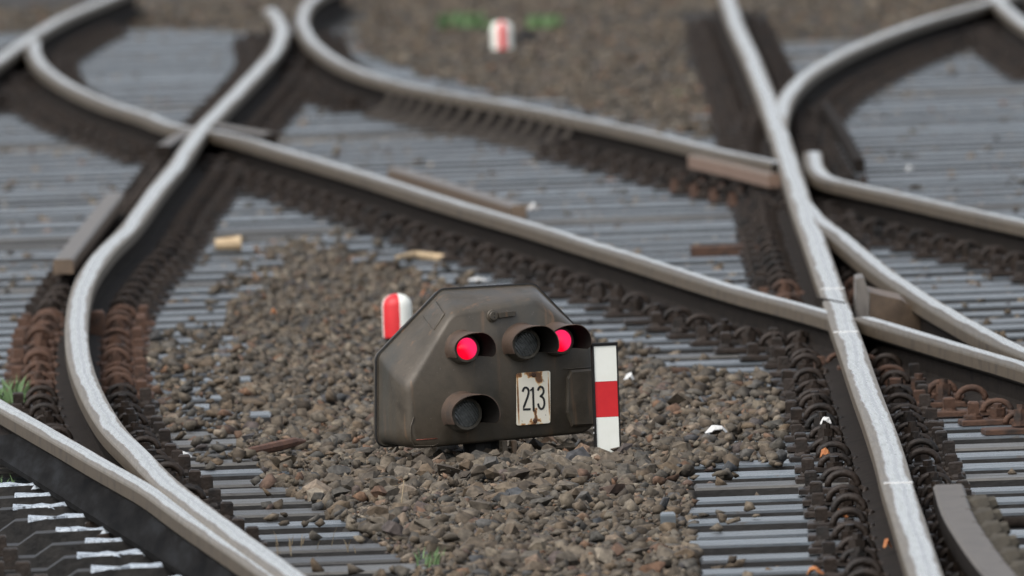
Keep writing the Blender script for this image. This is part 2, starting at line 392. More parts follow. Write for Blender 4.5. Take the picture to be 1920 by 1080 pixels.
# fastening meshes (shared)
def m_plate():
    b = MB(); b.box(-.205, .205, -.075, .075, .0005, .014, ch=.003)
    for s in (-1, 1): b.box(s * .075 - .008, s * .075 + .008, -.07, .07, .013, .034, ch=.003)
    return b.mesh('base_plate')
def m_clip(s):
    b = MB(); pts = []
    for i in range(11):
        a = math.pi * (1.04 - 1.08 * i / 10)
        pts.append((s * (.108 + .036 * math.cos(a)), .028, .034 + .027 * math.sin(a)))
    b.tube(pts, .0085, 7)
    b.tube([(s * .070, .028, .030), (s * .055, .010, .026), (s * .060, -.03, .018)], .0075, 6)
    return b.mesh('clip')
def m_bolt(s):
    b = MB(); x = s * .108
    b.cyl(x, 0, .012, .022, .026, 10); b.cyl(x, 0, .022, .026, .020, 10); b.cyl(x, 0, .026, .050, .0215, 6, rot=.3); b.cyl(x, 0, .050, .062, .0115, 8)
    return b.mesh('bolt')
def m_screw(s):
    b = MB(); x = s * .172
    b.cyl(x, -.02, .013, .021, .026, 10); b.cyl(x, -.02, .021, .028, .021, 10, r2=.018)
    b.box(x - .0145, x + .0145, -.035, -.006, .028, .060, ch=.004)
    return b.mesh('screw')
FM = {}
for nm, mt in (('g', M_FAST), ('r', M_RUST)):
    pl = m_plate(); pl.materials.append(mt); FM[nm, 'plate'] = pl
    for s in (-1, 1):
        for kind, fn in (('clip', m_clip), ('bolt', m_bolt), ('screw', m_screw)):
            q = fn(s); q.materials.append(mt); FM[nm, kind, s] = q
def join_np(items):
    """items: list of (mesh, matrix); returns verts, faces"""
    mb = MB()
    for me_, M_ in items:
        mb.add([v.co for v in me_.vertices], [tuple(p.vertices) for p in me_.polygons], 0, False, M_)
    return mb

RAILS = {}
NEAR_Y = 66.0
def rail(name, label, px, cat='rail', dz=0.0, h=.125, hw=.033, fw=.0625, zb=.013, mats=None, plates=None, sides=(-1, 1), rusty=None, step=.25,
         group=None, head=.038, skip=None, diag=False):
    ztop = zb + h + dz
    pts = [P(a, b, ztop) for a, b in px]
    for p in pts: p.z = dz
    pts.sort(key=lambda p: p.y)
    path = catmull(pts, step)
    root = empty(name, (0, 0, 0)); tag(root, label, cat, group)
    mb = sweep(path, h, hw, fw, zb, head=head)
    rme = mb.mesh('rail_section', True); npf = len(profile(h, hw, fw, head)[0])
    at = rme.attributes.new('across', 'FLOAT', 'POINT'); prx = [max(-1, min(1, q[0] / hw)) for q in profile(h, hw, fw, head)[0]]
    at.data.foreach_set('value', prx * (len(rme.vertices) // npf))
    o = obj('rail_section', rme, root, mats or [M_TOPX if diag else M_TOP, M_SIDE, M_WEB])
    if plates:
        py_ = np.array([p.y for p in path]); pxx = np.array([p.x for p in path])
        far = []
        for y0 in ROWS:
            yc = y0 + .125
            if skip and skip[0] < yc < skip[1]: continue
            if not (plates[0] < yc < plates[1]) or yc < py_[0] or yc > py_[-1]: continue
            xc = float(np.interp(yc, py_, pxx)); sl_ = float((np.interp(yc + .4, py_, pxx) - np.interp(yc - .4, py_, pxx)) / .8)
            rz = -math.atan(sl_) * .6 + R.uniform(-.02, .02); key = 'r' if (rusty and rusty(yc)) else 'g'
            jx = R.uniform(-.004, .004)
            if yc < NEAR_Y:
                b = bpy.data.objects.new('base_plate', FM[key, 'plate']); b.location = (xc + jx, yc, .001); b.rotation_euler.z = rz; link(b, root)
                for s in sides:
                    for kd in ('clip', 'bolt', 'screw'):
                        if R.random() < .05: continue
                        c = bpy.data.objects.new(kd, FM[key, kd, s]); c.rotation_euler = (R.uniform(-.10, .10), R.uniform(-.05, .05), R.uniform(-.06, .06)); c.scale = (1, 1, R.uniform(.8, 1.15)); link(c, b)
            else:
                M_ = Matrix.Translation((xc + jx, yc, .001)) @ Matrix.Rotation(rz, 4, 'Z')
                far.append((FM[key, 'plate'], M_))
                for s in sides:
                    for kd in ('clip', 'bolt', 'screw'): far.append((FM[key, kd, s], M_))
        if far:
            q = obj('distant_fastenings', join_np(far).mesh('distant_fastenings', False), root, M_FAST); q['kind'] = 'stuff'
    RAILS[name, label] = (root, path); return root, path

A_PX = [(205, -20), (150, 8), (95, 34), (66, 62), (62, 92), (82, 125), (130, 158), (200, 190), (265, 211), (335, 236), (400, 245), (450, 256), (520, 277), (600, 300), (700, 330), (800, 362),
        (900, 392), (1000, 421), (1100, 452), (1200, 483), (1300, 515), (1400, 545), (1480, 566), (1560, 588)]
A_PX = [(62, 75)] + A_PX[4:-1] + [(1545, 584), (1574, 593)]
railA, pathA = rail('rail', 'long diagonal rail with brown side running behind the signal to the right hand rail', A_PX, dz=0, diag=True, plates=(45, 100), sides=(-1, 1))
B_PX = [(640, -30), (590, -8), (566, 25), (574, 62), (610, 98), (665, 128), (740, 152), (850, 175), (950, 192), (1050, 212), (1150, 233), (1250, 256), (1350, 281), (1465, 305)]
railB, pathB = rail('rail', 'far diagonal rail with a comb of braces on its side, behind the long diagonal rail', B_PX, dz=.0015, diag=True, plates=(60, 100), skip=(P(1085, 220, ZR).y - .2, P(745, 152, ZR).y + .2))
C_PX = [(505, 15), (526, 45), (524, 75), (500, 110), (462, 152), (415, 200), (372, 245), (335, 300), (295, 350), (240, 425), (195, 470), (160, 522), (146, 575), (144, 640), (156, 695), (180, 750),
        (214, 803), (260, 850), (307, 897), (404, 973), (475, 1025), (538, 1070), (610, 1122)]
railC, pathC = rail('rail', 'bright curved rail bulging left in the lower left of the photo', C_PX, dz=.003, plates=(50.8, 100), rusty=lambda y: 60 < y < 66.5)
E_PX = [(1360, -30), (1368, 10), (1385, 55), (1408, 105), (1432, 165), (1450, 215), (1468, 270), (1486, 325), (1504, 385), (1524, 440), (1543, 495), (1562, 548), (1578, 595), (1598, 650), (1622, 720),
        (1648, 790), (1668, 850), (1684, 910), (1702, 965), (1722, 1030), (1742, 1090), (1760, 1140)]
railE, pathE = rail('rail', 'broad shiny rail from the top right to the lower right between rows of clips', E_PX, dz=.0045, hw=.037, plates=(45, 100), rusty=lambda y: 64 < y < 71)
D_PX = [(-120, 690), (-60, 722), (0, 756), (70, 796), (130, 830), (190, 865), (235, 890), (283, 917), (357, 970), (455, 1036), (515, 1078), (580, 1125)]
railD, pathD = rail('rail', 'near rail at the lower left corner meeting the curved rail, with a broad dark foot', D_PX, dz=-.005, h=.082, fw=.085, zb=.056, hw=.027)
F_PX = [(1618, 594), (1660, 606), (1720, 624), (1800, 648), (1870, 668), (1913, 681), (2040, 722)]
railF, pathF = rail('rail', 'blunt ended rail starting just right of the crossing and leaving at the right edge', F_PX, dz=.0, diag=True, plates=(45, 100), rusty=lambda y: True)
J_PX = [(1503, 376), (1530, 406), (1560, 429), (1590, 453), (1650, 502), (1725, 553), (1800, 597), (1870, 635), (1940, 665), (2040, 705)]
railJ, pathJ = rail('rail', 'slim curved rail peeling off the shiny right hand rail towards the right edge', J_PX, dz=.003, diag=True, fw=.05)
G_PX = [(1460, 262), (1461, 222), (1477, 175), (1512, 138), (1570, 102), (1650, 66), (1730, 37), (1845, 4), (1920, -20)]
railG, pathG = rail('rail', 'blurred rail curving up to the right from the shiny rail near the top', G_PX, dz=.003, plates=(60, 103))
H_PX = [(1850, -25), (1880, 8), (1925, 45), (1990, 85)]
railH, pathH = rail('rail', 'short blurred piece of rail at the top right corner', H_PX, dz=.0045, plates=(60, 103))
K_PX = [(-60, 150), (-20, 122), (25, 90), (70, 58), (120, 30), (185, 2), (250, -25)]
railK, pathK = rail('rail', 'blurred rail at the top left corner', K_PX, dz=.0045, plates=(60, 103))
G2_PX = [(1523, 284), (1528, 310), (1552, 332), (1600, 344), (1700, 366), (1800, 389), (1920, 415), (2050, 445)]
railG2, pathG2 = rail('rail', 'rail with upturned blunt end starting just right of the far crossing', G2_PX, dz=.0, diag=True, plates=(45, 100))

# check rails and stubs
def bar(name, label, px, w, h, zb, mats, cat='check rail', step=.3, end=None):
    pts = [P(a, b, zb + h) for a, b in px]
    for p in pts: p.z = 0
    pts.sort(key=lambda p: p.y); path = catmull(pts, step) if len(pts) > 2 else pts
    root = empty(name); tag(root, label, cat)
    mb = MB(); v = []; f = []; n = 6
    c = .006
    prof = [(-w / 2, 0), (w / 2, 0), (w / 2, h - c), (w / 2 - c, h), (-w / 2 + c, h), (-w / 2, h - c)]; mi = []
    for i, p in enumerate(path):
        t = path[min(i + 1, len(path) - 1)] - path[max(i - 1, 0)]; t.z = 0; t.normalize(); s = Vector((t.y, -t.x, 0))
        for a, b in prof: v.append((p.x + s.x * a, p.y + s.y * a, zb + b))
    for i in range(len(path) - 1):
        for k in range(n):
            f.append((i * n + k, i * n + (k + 1) % n, (i + 1) * n + (k + 1) % n, (i + 1) * n + k)); mi.append(0 if k in (2, 3, 4) else 1)
    f.append(tuple(range(n))); mi.append(1); f.append(tuple((len(path) - 1) * n + k for k in range(n))); mi.append(1)
    mb.add(v, f, mi); obj('bar', mb, root, mats)
    return root, path
M_DULL = mat('dull_steel_plate', [(0.0990, 0.0900, 0.0792), (0.1710, 0.1530, 0.1350)], .55, .2, 14, .001, 60, stretch=(4, 1, 1), rough2=.65)
M_DULLB = mat('brown_steel_plate', [(.10, .072, .05), (.17, .12, .08)], .6, .2, 20, .001, 60)
def add_supports(root, path, side=-1, off=.055, mt=M_FAST, ztop=.09, w=.05):
    py_ = np.array([p.y for p in path]); pxx = np.array([p.x for p in path])
    me_ = None
    for y0 in ROWS:
        yc = y0 + .13
        if yc < py_[0] or yc > py_[-1]: continue
        if me_ is None:
            b = MB(); b.box(-w, w, -.05, .05, .001, .022, ch=.003); b.add([(-w * side * -1, -.02, .02), (0, -.02, ztop), (0, -.02, .02), (-w * side * -1, .02, .02), (0, .02, ztop), (0, .02, .02)],
                [(0, 1, 2), (3, 5, 4), (0, 3, 4, 1), (1, 4, 5, 2), (2, 5, 3, 0)]); b.cyl(side * w * .6, -.035, .02, .05, .014, 6)
            me_ = b.mesh('support_bracket'); me_.materials.append(mt)
        o = bpy.data.objects.new('support_bracket', me_); o.location = (float(np.interp(yc, py_, pxx)) + side * off, yc, .004); link(o, root)
r_, p_ = bar('check_rail', 'flat grey check rail left of the curved rail with a rusty near end', [(118, 486), (160, 432), (215, 362)], .062, .045, .10, [M_DULL, M_DULLB])
b = MB(); p0 = P(75, 590, 0.0)
# dark web and foot below that check rail
q = [P(118, 486, .145), P(215, 362, .145)]
for p in q: p.z = 0
mbx = sweep([q[0] + Vector((0, .02, 0)), q[1]], .10, .012, .06, .0, head=.02); obj('web', mbx, r_, [M_WEB, M_WEB, M_WEB]); add_supports(r_, p_, -1)
r_, p_ = bar('check_rail', 'short loose looking check rail lying behind the long diagonal rail', [(740, 313), (860, 350), (972, 385)], .05, .04, .075, [M_DULL, M_DULLB])
add_supports(r_, p_, -1, mt=M_FAST)
r_, p_ = bar('check_rail', 'rusty check rail bar fixed along the far diagonal rail at the crossing', [(1300, 290), (1380, 308), (1452, 326)], .04, .045, .085, [M_DULLB, mat('orange_rust', [(.13, .080, .055), (.19, .125, .09)], .8, 0, 30)])
add_supports(r_, p_, -1, mt=M_RUST, ztop=.07)
r_, p_ = bar('check_rail', 'dark blurred check rail standing right of the far crossing', [(1548, 190), (1580, 240), (1612, 298)], .035, .05, .055, [M_WEB, M_WEB])
add_supports(r_, p_, -1)
r_, p_ = bar('check_rail', 'flat topped check rail at lower right corner with bolts along its right side', [(1778, 908), (1795, 960), (1825, 1010), (1862, 1060), (1925, 1130)], .070, .05, .085, [mat('brown_grey_check_rail', [(0.0510, 0.0433, 0.0357), (0.1062, 0.0918, 0.0765), (0.0723, 0.0612, 0.0493)], .62, .1, 14, .0015, 70), M_WEB])
CHK = (r_, p_)
mbx = sweep(p_, .085, .014, .07, .0, head=.02); obj('web', mbx, r_, [M_WEB, M_WEB, M_WEB])
me_b = MB(); me_b.box(.0, .03, -.004, .004, .10, .1362, ch=.001)
MR_ = Matrix.Translation((.022, 0, .100)) @ Matrix.Rotation(math.pi / 2 - .35, 4, 'Y')
me_b.cyl(0, 0, 0, .020, .030, 8, M=MR_, r2=.033); me_b.cyl(0, 0, .020, .045, .033, 8, M=MR_, r2=.024); me_b.cyl(0, 0, .045, .062, .018, 6, M=MR_, r2=.013)
me_b = me_b.mesh('through_bolt'); me_b.materials.append(mat('mossy_bolt', [(.035, .030, .022), (.065, .055, .038)], .8, 0, 40))
pyc = np.array([p.y for p in p_]); pxc = np.array([p.x for p in p_])
for k in range(9):
    yc = pyc[0] + .5 + k * .62
    if yc > pyc[-1] - .1: break
    o = bpy.data.objects.new('through_bolt', me_b); o.location = (float(np.interp(yc, pyc, pxc)) + .02, yc, 0); link(o, r_)
# long thin rod behind it
rd = MB(); a = P(1868, 1002, .03); c2 = P(1945, 1095, .03); rd.tube([(a.x, a.y, .05), (c2.x, c2.y, .05)], .009, 8)
a = P(1868, 998, .04); rd2 = MB(); rd2.tube([(a.x, a.y, .06), (a.x + .25, a.y + .02, .06)], .014, 10)
ro = empty('point_rod'); tag(ro, 'thin steel rods passing right of the bolted check rail at the lower right corner', 'rod')
obj('rod', rd, ro, M_WEB); obj('cross_rod', rd2, ro, M_WEB)

# wing rail block right of the crossing: upright blunt plate with a sloping rusty flank
wr = empty('wing_rail'); tag(wr, 'chunky rusty wing rail block with blunt upright grey end right of the crossing', 'rail')
yA = P(1630, 575, .12).y
def poly_prism(name, pxs, y, depth, mt, parent, skew=0.0, M=None):
    pts = [PY(a, b_, y + (a - pxs[0][0]) * skew) for a, b_ in pxs]
    n = len(pts); mb = MB(); v = [tuple(p) for p in pts] + [(p.x, p.y + depth, p.z) for p in pts]
    f = [tuple(range(n)), tuple(range(2 * n - 1, n - 1, -1))] + [(i, (i + 1) % n, n + (i + 1) % n, n + i) for i in range(n)]
    mb.add(v, f); return obj(name, mb, parent, mt)
pz = PY(1607, 522, yA)
poly_prism('blunt_end', [(1605, 596), (1605, 524), (1612, 521), (1620, 521), (1628, 545), (1631, 547), (1629, 600)], yA, .35, M_DULL, wr)
poly_prism('flank', [(1631, 598), (1631, 548), (1662, 556), (1690, 562), (1731, 590), (1734, 640), (1700, 640), (1640, 618)], yA + .002, .5, M_DULLB, wr, skew=.0006)
poly_prism('foot_block', [(1600, 650), (1600, 628), (1632, 622), (1662, 640), (1662, 690), (1600, 690)], yA - .5, .5, M_WEB, wr)
# frog stubs of the far left crossing
for (pts_, lb) in (([(372, 238), (340, 250), (305, 272)], 'short splayed rail end on the near left of the far left crossing'),
                   ([(405, 232), (450, 240), (508, 250)], 'short splayed rail end on the right of the far left crossing')):
    bar('wing_rail', lb, pts_, .05, .05, .085, [M_DULL, M_WEB], cat='rail end')
# weld marks on the shiny rail
def weld(px, py, w=.066):
    p = P(px, py, ZR + .0045); b_ = MB(); b_.box(-w / 2, w / 2, -.016, .016, -.003, .0016, ch=.001)
    return obj('weld_seam', b_, railE, mat('bright_weld', [(.62, .62, .60)], .4, .6), (p.x, p.y, ZR + .0048))
weld(1561, 541); weld(1586, 622); weld(1684, 905)
# flangeway notch: dark slot across the shiny rail at the near crossing
p = P(1557, 563, ZR + .0045)
nb = MB(); nb.box(-.006, .006, -.24, .24, -.02, .0010); o = obj('flangeway', nb, railE, M_WEB, (p.x, p.y, ZR + .0048)); o.rotation_euler.z = math.radians(8.2)

# comb of braces below the far diagonal rail
pyB = np.array([p.y for p in pathB]); pxB = np.array([p.x for p in pathB])
bm_ = MB()
prof = [(-.012, .118), (-.034, .118), (-.052, .085), (-.080, .045), (-.150, .018), (-.150, .002), (-.105, .004), (-.060, .040), (-.030, .080)]
n = len(prof); v = [(x, -.03, z) for x, z in prof] + [(x, .03, z) for x, z in prof]
bm_.add(v, [tuple(range(n)), tuple(range(2 * n - 1, n - 1, -1))] + [(i, (i + 1) % n, n + (i + 1) % n, n + i) for i in range(n)])
bme = bm_.mesh('brace'); bme.materials.append(mat('grey_brown_brace', [(0.0440, 0.0360, 0.0296), (0.0760, 0.0624, 0.0496)], .75, .05, 20))
yN, yF = P(1085, 220, ZR).y, P(745, 152, ZR).y
yc = yN
while yc < yF:
    o = bpy.data.objects.new('brace', bme); o.location = (float(np.interp(yc, pyB, pxB)), yc, .002); link(o, railB); yc += .42

# slide chairs left of the near rail
pyD = np.array([p.y for p in pathD]); pxD = np.array([p.x for p in pathD])
tops = [(40, 907), (66, 927), (100, 946), (128, 967), (168, 990), (200, 1012), (224, 1036), (250, 1061), (285, 1086)]
ch = MB()
pr = [(-.22, .002), (-.22, .026), (-.175, .026), (-.135, .052), (.01, .056), (.16, .056), (.16, .002)]; n = len(pr)
ch.add([(x, -.07, z) for x, z in pr] + [(x, .07, z) for x, z in pr], [tuple(range(n)), tuple(range(2 * n - 1, n - 1, -1))] + [(i, (i + 1) % n, n + (i + 1) % n, n + i) for i in range(n)])
ch.box(-.34, -.222, -.06, .06, .002, .030, ch=.003)
chm = ch.mesh('slide_chair'); chm.materials.append(mat('greasy_chair', [(.008, .008, .008), (.035, .032, .029)], .5, .0, 18, .002, 90, rough2=.7, spec=.25))
grm = []
for v_ in range(4):
    g = MB(); nn = 9; top = []; bot = []
    for i in range(nn):
        x = -.09 + R.uniform(-.03, .03) * (i == 0) + .17 * i / (nn - 1)
        top.append((x, -.068 + R.uniform(-.003, .03), .0575 + R.uniform(0, .003))); bot.append((x, R.uniform(-.04, .03), .0575 + R.uniform(.0, .007)))
    vs = top + bot + [(x, y - .004, z - R.uniform(.004, .014)) for x, y, z in top]
    fs = [(i, i + 1, nn + i + 1, nn + i) for i in range(nn - 1)] + [(2 * nn + i, 2 * nn + i + 1, i + 1, i) for i in range(nn - 1)]
    g.add(vs, fs); q = g.mesh('grease', False); q.materials.append(M_GREASE); grm.append(q)
bb = MB(); bb.cyl(0, 0, .028, .036, .030, 10); bb.box(-.017, .017, -.017, .017, .036, .078, ch=.004); bbm = bb.mesh('screw'); bbm.materials.append(M_FAST)
for i, (a, b_) in enumerate(tops):
    p = P(a, b_, .058)
    o = bpy.data.objects.new('slide_chair', chm); o.location = (p.x + .01, p.y, 0); link(o, railD)
    g = bpy.data.objects.new('grease', grm[i % 4]); g.location = (.01, 0, 0); link(g, o)
    for dx in (-.255, -.315):
        s_ = bpy.data.objects.new('screw', bbm); s_.location = (dx, -.02 if dx > -.3 else .03, 0); link(s_, o)
# broad foot plate of the near rail
fp = []
for (a, b_) in [(-60, 838), (0, 868), (60, 905), (150, 962), (230, 1012), (300, 1056), (380, 1106)]:
    fp.append(P(a, b_ - 8, .07))
fp.sort(key=lambda p: p.y)
fb = MB(); v = []; f = []
for p in fp:
    xr = float(np.interp(p.y, pyD, pxD))
    v += [(p.x, p.y, .071), (p.x, p.y, .058), (xr - .008, p.y, .058), (xr - .008, p.y, .092), (p.x + .02, p.y, .076)]
for i in range(len(fp) - 1):
    for k in range(5): f.append((i * 5 + k, i * 5 + (k + 1) % 5, (i + 1) * 5 + (k + 1) % 5, (i + 1) * 5 + k))
f.append((0, 1, 2, 3, 4)); m0 = (len(fp) - 1) * 5; f.append(tuple(m0 + k for k in range(5)))
fb.add(v, f); obj('foot_flange', fb, railD, mat('oily_steel', [(0.0036, 0.0036, 0.0036), (0.0090, 0.0084, 0.0078), (0.0180, 0.0186, 0.0192)], .92, .0, 22, .0002, 80, spec=.03, stretch=(1, .04, 1), rough2=.85))

# ------------------------------------------------------------------ dwarf signal
O = P(935, 874, 0.0)
TH = math.radians(22)
ux = Vector((math.cos(TH), math.sin(TH), 0)); uw = Vector((math.sin(TH), -math.cos(TH), 0)); uz = Vector((0, 0, 1))
sig = empty('dwarf_signal', O, TH)
tag(sig, 'squat brown metal dwarf signal with two red lamps lit and number 213', 'signal')
def L(px, py, w=0.0):                   # local point on the plane w metres in front of the face
    d = ray(px, py); c = O + uw * w
    t = (c - CAM).dot(uw) / d.dot(uw); p = CAM + d * t - O
    return Vector((p.dot(ux), -w, p.z))
def rounded(pts, rads, n=5):
    out = []; m = len(pts)
    for i, p in enumerate(pts):
        a = Vector(pts[i - 1]); c = Vector(pts[(i + 1) % m]); p = Vector(p); r = rads[i] if isinstance(rads, (list, tuple)) else rads
        d1 = (a - p).normalized(); d2 = (c - p).normalized(); ang = d1.angle(d2); t = r / math.tan(ang / 2)
        t = min(t, (a - p).length * .45, (c - p).length * .45)
        s0 = p + d1 * t; s1 = p + d2 * t
        for k in range(n):
            q = k / (n - 1); out.append(s0 * (1 - q) ** 2 + p * 2 * q * (1 - q) + s1 * q * q)
    return out
front = [L(a, b_, 0) for a, b_ in [(766, 845), (763, 728), (846, 588), (1006, 562), (1112, 642), (1122, 812)]]
WB = -.155
back = [L(a, b_, WB) for a, b_ in [(706, 838), (706, 668), (826, 543), (1001, 533), (1078, 612), (1080, 806)]]
def ring(t, w, grow, rad):
    """between back (t=0) and front (t=1)"""
    pts = []
    cen = sum(((back[i] * (1 - t) + front[i] * t) for i in range(6)), Vector()) / 6
    for i in range(6):
        p = back[i] * (1 - t) + front[i] * t
        p = cen + (p - cen) * grow
        pts.append(Vector((p.x, -w, p.z)))
    return rounded(pts, rad, 7)
rings = [ring(0, WB - .03, .985, .03), ring(0, WB - .006, .985, .03), ring(0, WB - .006, 1.0, .03), ring(0, WB + .004, 1.0, .03), ring(0, WB + .004, .985, .03),
         ring(.06, WB + .02, .978, .035), ring(.25, WB + .045, .985, .04), ring(.55, WB + .09, 1.0, .045), ring(.78, WB + .128, 1.0, .05), ring(.90, -.013, .992, .05), ring(.96, -.005, .975, .045), ring(1.0, 0, .945, .04)]
n = len(rings[0]); v = [tuple(p) for r_ in rings for p in r_]; f = []
for i in range(len(rings) - 1):
    for k in range(n): f.append((i * n + k, i * n + (k + 1) % n, (i + 1) * n + (k + 1) % n, (i + 1) * n + k))
f.append(tuple(range(n))); f.append(tuple((len(rings) - 1) * n + k for k in range(n)))
def box_mat():
    m = mat('brown_weathered_paint', [(.036, .029, .020), (.072, .058, .041), (.046, .038, .027)], .40, .15, 7, .0004, 120, .5, .58)
    n_ = m.node_tree.nodes; l = m.node_tree.links; b = n_['Principled BSDF']
    src = b.inputs['Base Color'].links[0].from_socket
    g = n_.new('ShaderNodeNewGeometry'); s = n_.new('ShaderNodeVectorMath'); s.operation = 'MULTIPLY'; s.inputs[1].default_value = (1, 1, .10); l.new(g.outputs['Position'], s.inputs[0])
    no = n_.new('ShaderNodeTexNoise'); no.inputs['Scale'].default_value = 42; no.inputs['Detail'].default_value = 5; l.new(s.outputs[0], no.inputs['Vector'])
    mr = n_.new('ShaderNodeMapRange'); mr.inputs['From Min'].default_value = .60; mr.inputs['From Max'].default_value = .75; l.new(no.outputs['Fac'], mr.inputs['Value'])
    mx = n_.new('ShaderNodeMixRGB'); mx.inputs['Color2'].default_value = (.17, .10, .055, 1); l.new(src, mx.inputs['Color1']); 
    mu = n_.new('ShaderNodeMath'); mu.operation = 'MULTIPLY'; mu.inputs[1].default_value = .85; l.new(mr.outputs[0], mu.inputs[0]); l.new(mu.outputs[0], mx.inputs['Fac'])
    # greenish-dark vertical staining
    n2 = n_.new('ShaderNodeTexNoise'); n2.inputs['Scale'].default_value = 14; n2.inputs['Detail'].default_value = 4; l.new(s.outputs[0], n2.inputs['Vector'])
    m2 = n_.new('ShaderNodeMapRange'); m2.inputs['From Min'].default_value = .45; m2.inputs['From Max'].default_value = .72; m2.inputs['To Max'].default_value = .8; l.new(n2.outputs['Fac'], m2.inputs['Value'])
    x2 = n_.new('ShaderNodeMixRGB'); x2.inputs['Color2'].default_value = (.045, .047, .042, 1); l.new(mx.outputs[0], x2.inputs['Color1']); l.new(m2.outputs[0], x2.inputs['Fac'])
    # fine scuffs
    n3 = n_.new('ShaderNodeTexNoise'); n3.inputs['Scale'].default_value = 160; n3.inputs['Detail'].default_value = 3; l.new(g.outputs['Position'], n3.inputs['Vector'])
    m3 = n_.new('ShaderNodeMapRange'); m3.inputs['From Min'].default_value = .70; m3.inputs['From Max'].default_value = .76; m3.inputs['To Max'].default_value = .6; l.new(n3.outputs['Fac'], m3.inputs['Value'])
    x3 = n_.new('ShaderNodeMixRGB'); x3.inputs['Color2'].default_value = (.17, .15, .135, 1); l.new(x2.outputs[0], x3.inputs['Color1']); l.new(m3.outputs[0], x3.inputs['Fac'])
    l.new(x3.outputs[0], b.inputs['Base Color'])
    return m
M_BOX = box_mat()
hb = MB(); hb.add(v, f, 0, True); hme = hb.mesh('housing')
hous = obj('housing', hme, sig, M_BOX)
md = hous.modifiers.new('ws', 'EDGE_SPLIT'); md.split_angle = math.radians(50)
# black rim gasket
gk = MB(); rr = ring(0, WB, 1.003, .03); gk.tube([*rr, rr[0]], .0035, 6); obj('rim_seal', gk, sig, M_BLACK)
# raised pad on the upper left flank
def slab(pts, th, mt, name, parent, ch=.003):
    """pts: local points of a plate (front outline), thickened towards +w by th"""
    cen = sum(pts, Vector()) / len(pts); nrm = (pts[1] - pts[0]).cross(pts[2] - pts[1]).normalized()
    if nrm.y > 0: nrm = -nrm
    m_ = len(pts); v = [tuple(p) for p in pts] + [tuple(p + nrm * (th - ch)) for p in pts] + [tuple(cen + (p - cen) * (1 - ch / max((p - cen).length, .01)) + nrm * th) for p in pts]
    f = [tuple(range(m_))]
    for k in range(2):
        f += [(k * m_ + i, k * m_ + (i + 1) % m_, (k + 1) * m_ + (i + 1) % m_, (k + 1) * m_ + i) for i in range(m_)]
    f.append(tuple(2 * m_ + i for i in range(m_)))
    b = MB(); b.add(v, f); return obj(name, b, parent, mt)
def flank(u, t):
    a = back[1] * (1 - t) + front[1] * t; c2 = back[2] * (1 - t) + front[2] * t
    q = a * (1 - u) + c2 * u; q.y = -(WB * (1 - t)); return q + Vector((-.0005, 0, .0005))
slab([flank(.68, .22), flank(.70, .80), flank(.92, .80), flank(.90, .22)], .0055, M_BOX, 'raised_pad', sig)
# pressed frame at the lower left
def groove(pxs, w, r, mt, name, parent, closed=False):
    g = MB(); pts = [L(a, b_, w) for a, b_ in pxs]
    if closed: pts.append(pts[0])
    g.tube(pts, r, 6); return obj(name, g, parent, mt)
groove([(776, 782), (770, 800), (770, 825), (776, 836), (812, 836), (822, 832)], .001, .0016, M_BOX, 'pressed_frame', sig)
groove([(780, 825), (820, 822)], .0015, .0009, mat('faded_red_line', [(.22, .05, .03)], .6), 'red_scratch', sig)
# right raised cover
cv = [L(a, b_, 0.0) for a, b_ in [(1068, 694), (1118, 690), (1120, 797), (1070, 800), (1066, 790), (1060, 775), (1060, 708)]]
slab(cv, .014, M_BOX, 'side_cover', sig, .006)
groove([(1058, 692), (1118, 688)], .002, .0022, M_BOX, 'cover_lip', sig)
# keyhole and handle
kp = L(923, 592, .0)
def lathe_w(c, prof_, nn, mt, name, parent, smooth=True):
    """revolve (r, w) about the face normal through local point c"""
    v = []; f = []
    for r, w in prof_:
        for k in range(nn):
            a = 2 * math.pi * k / nn; v.append((c.x + r * math.cos(a), c.y - w, c.z + r * math.sin(a)))
    for i in range(len(prof_) - 1):
        for k in range(nn): f.append((i * nn + k, i * nn + (k + 1) % nn, (i + 1) * nn + (k + 1) % nn, (i + 1) * nn + k))
    f.append(tuple(range(nn))); f.append(tuple((len(prof_) - 1) * nn + k for k in range(nn)))
    b = MB(); b.add(v, f, 0, smooth); o = obj(name, b, parent, mt)
    if smooth:
        m_ = o.modifiers.new('e', 'EDGE_SPLIT'); m_.split_angle = math.radians(35)
    return o
lk = lathe_w(kp, [(.0155, -.004), (.0155, .004), (.0135, .006), (.0115, .006), (.0115, .010), (.010, .012)], 20, M_BOX, 'lock', sig)
for dz in (-.0035, .0045): lathe_w(kp + Vector((.001, -.0118, dz)), [(.0018, -.001), (.0018, .0008)], 8, M_BLACK, 'key_hole', lk)
hd = [L(934, 586, .003), L(966, 583, .003), L(966, 592, .003), L(934, 596, .003)]
slab(hd, .005, M_BOX, 'lever', lk, .002)
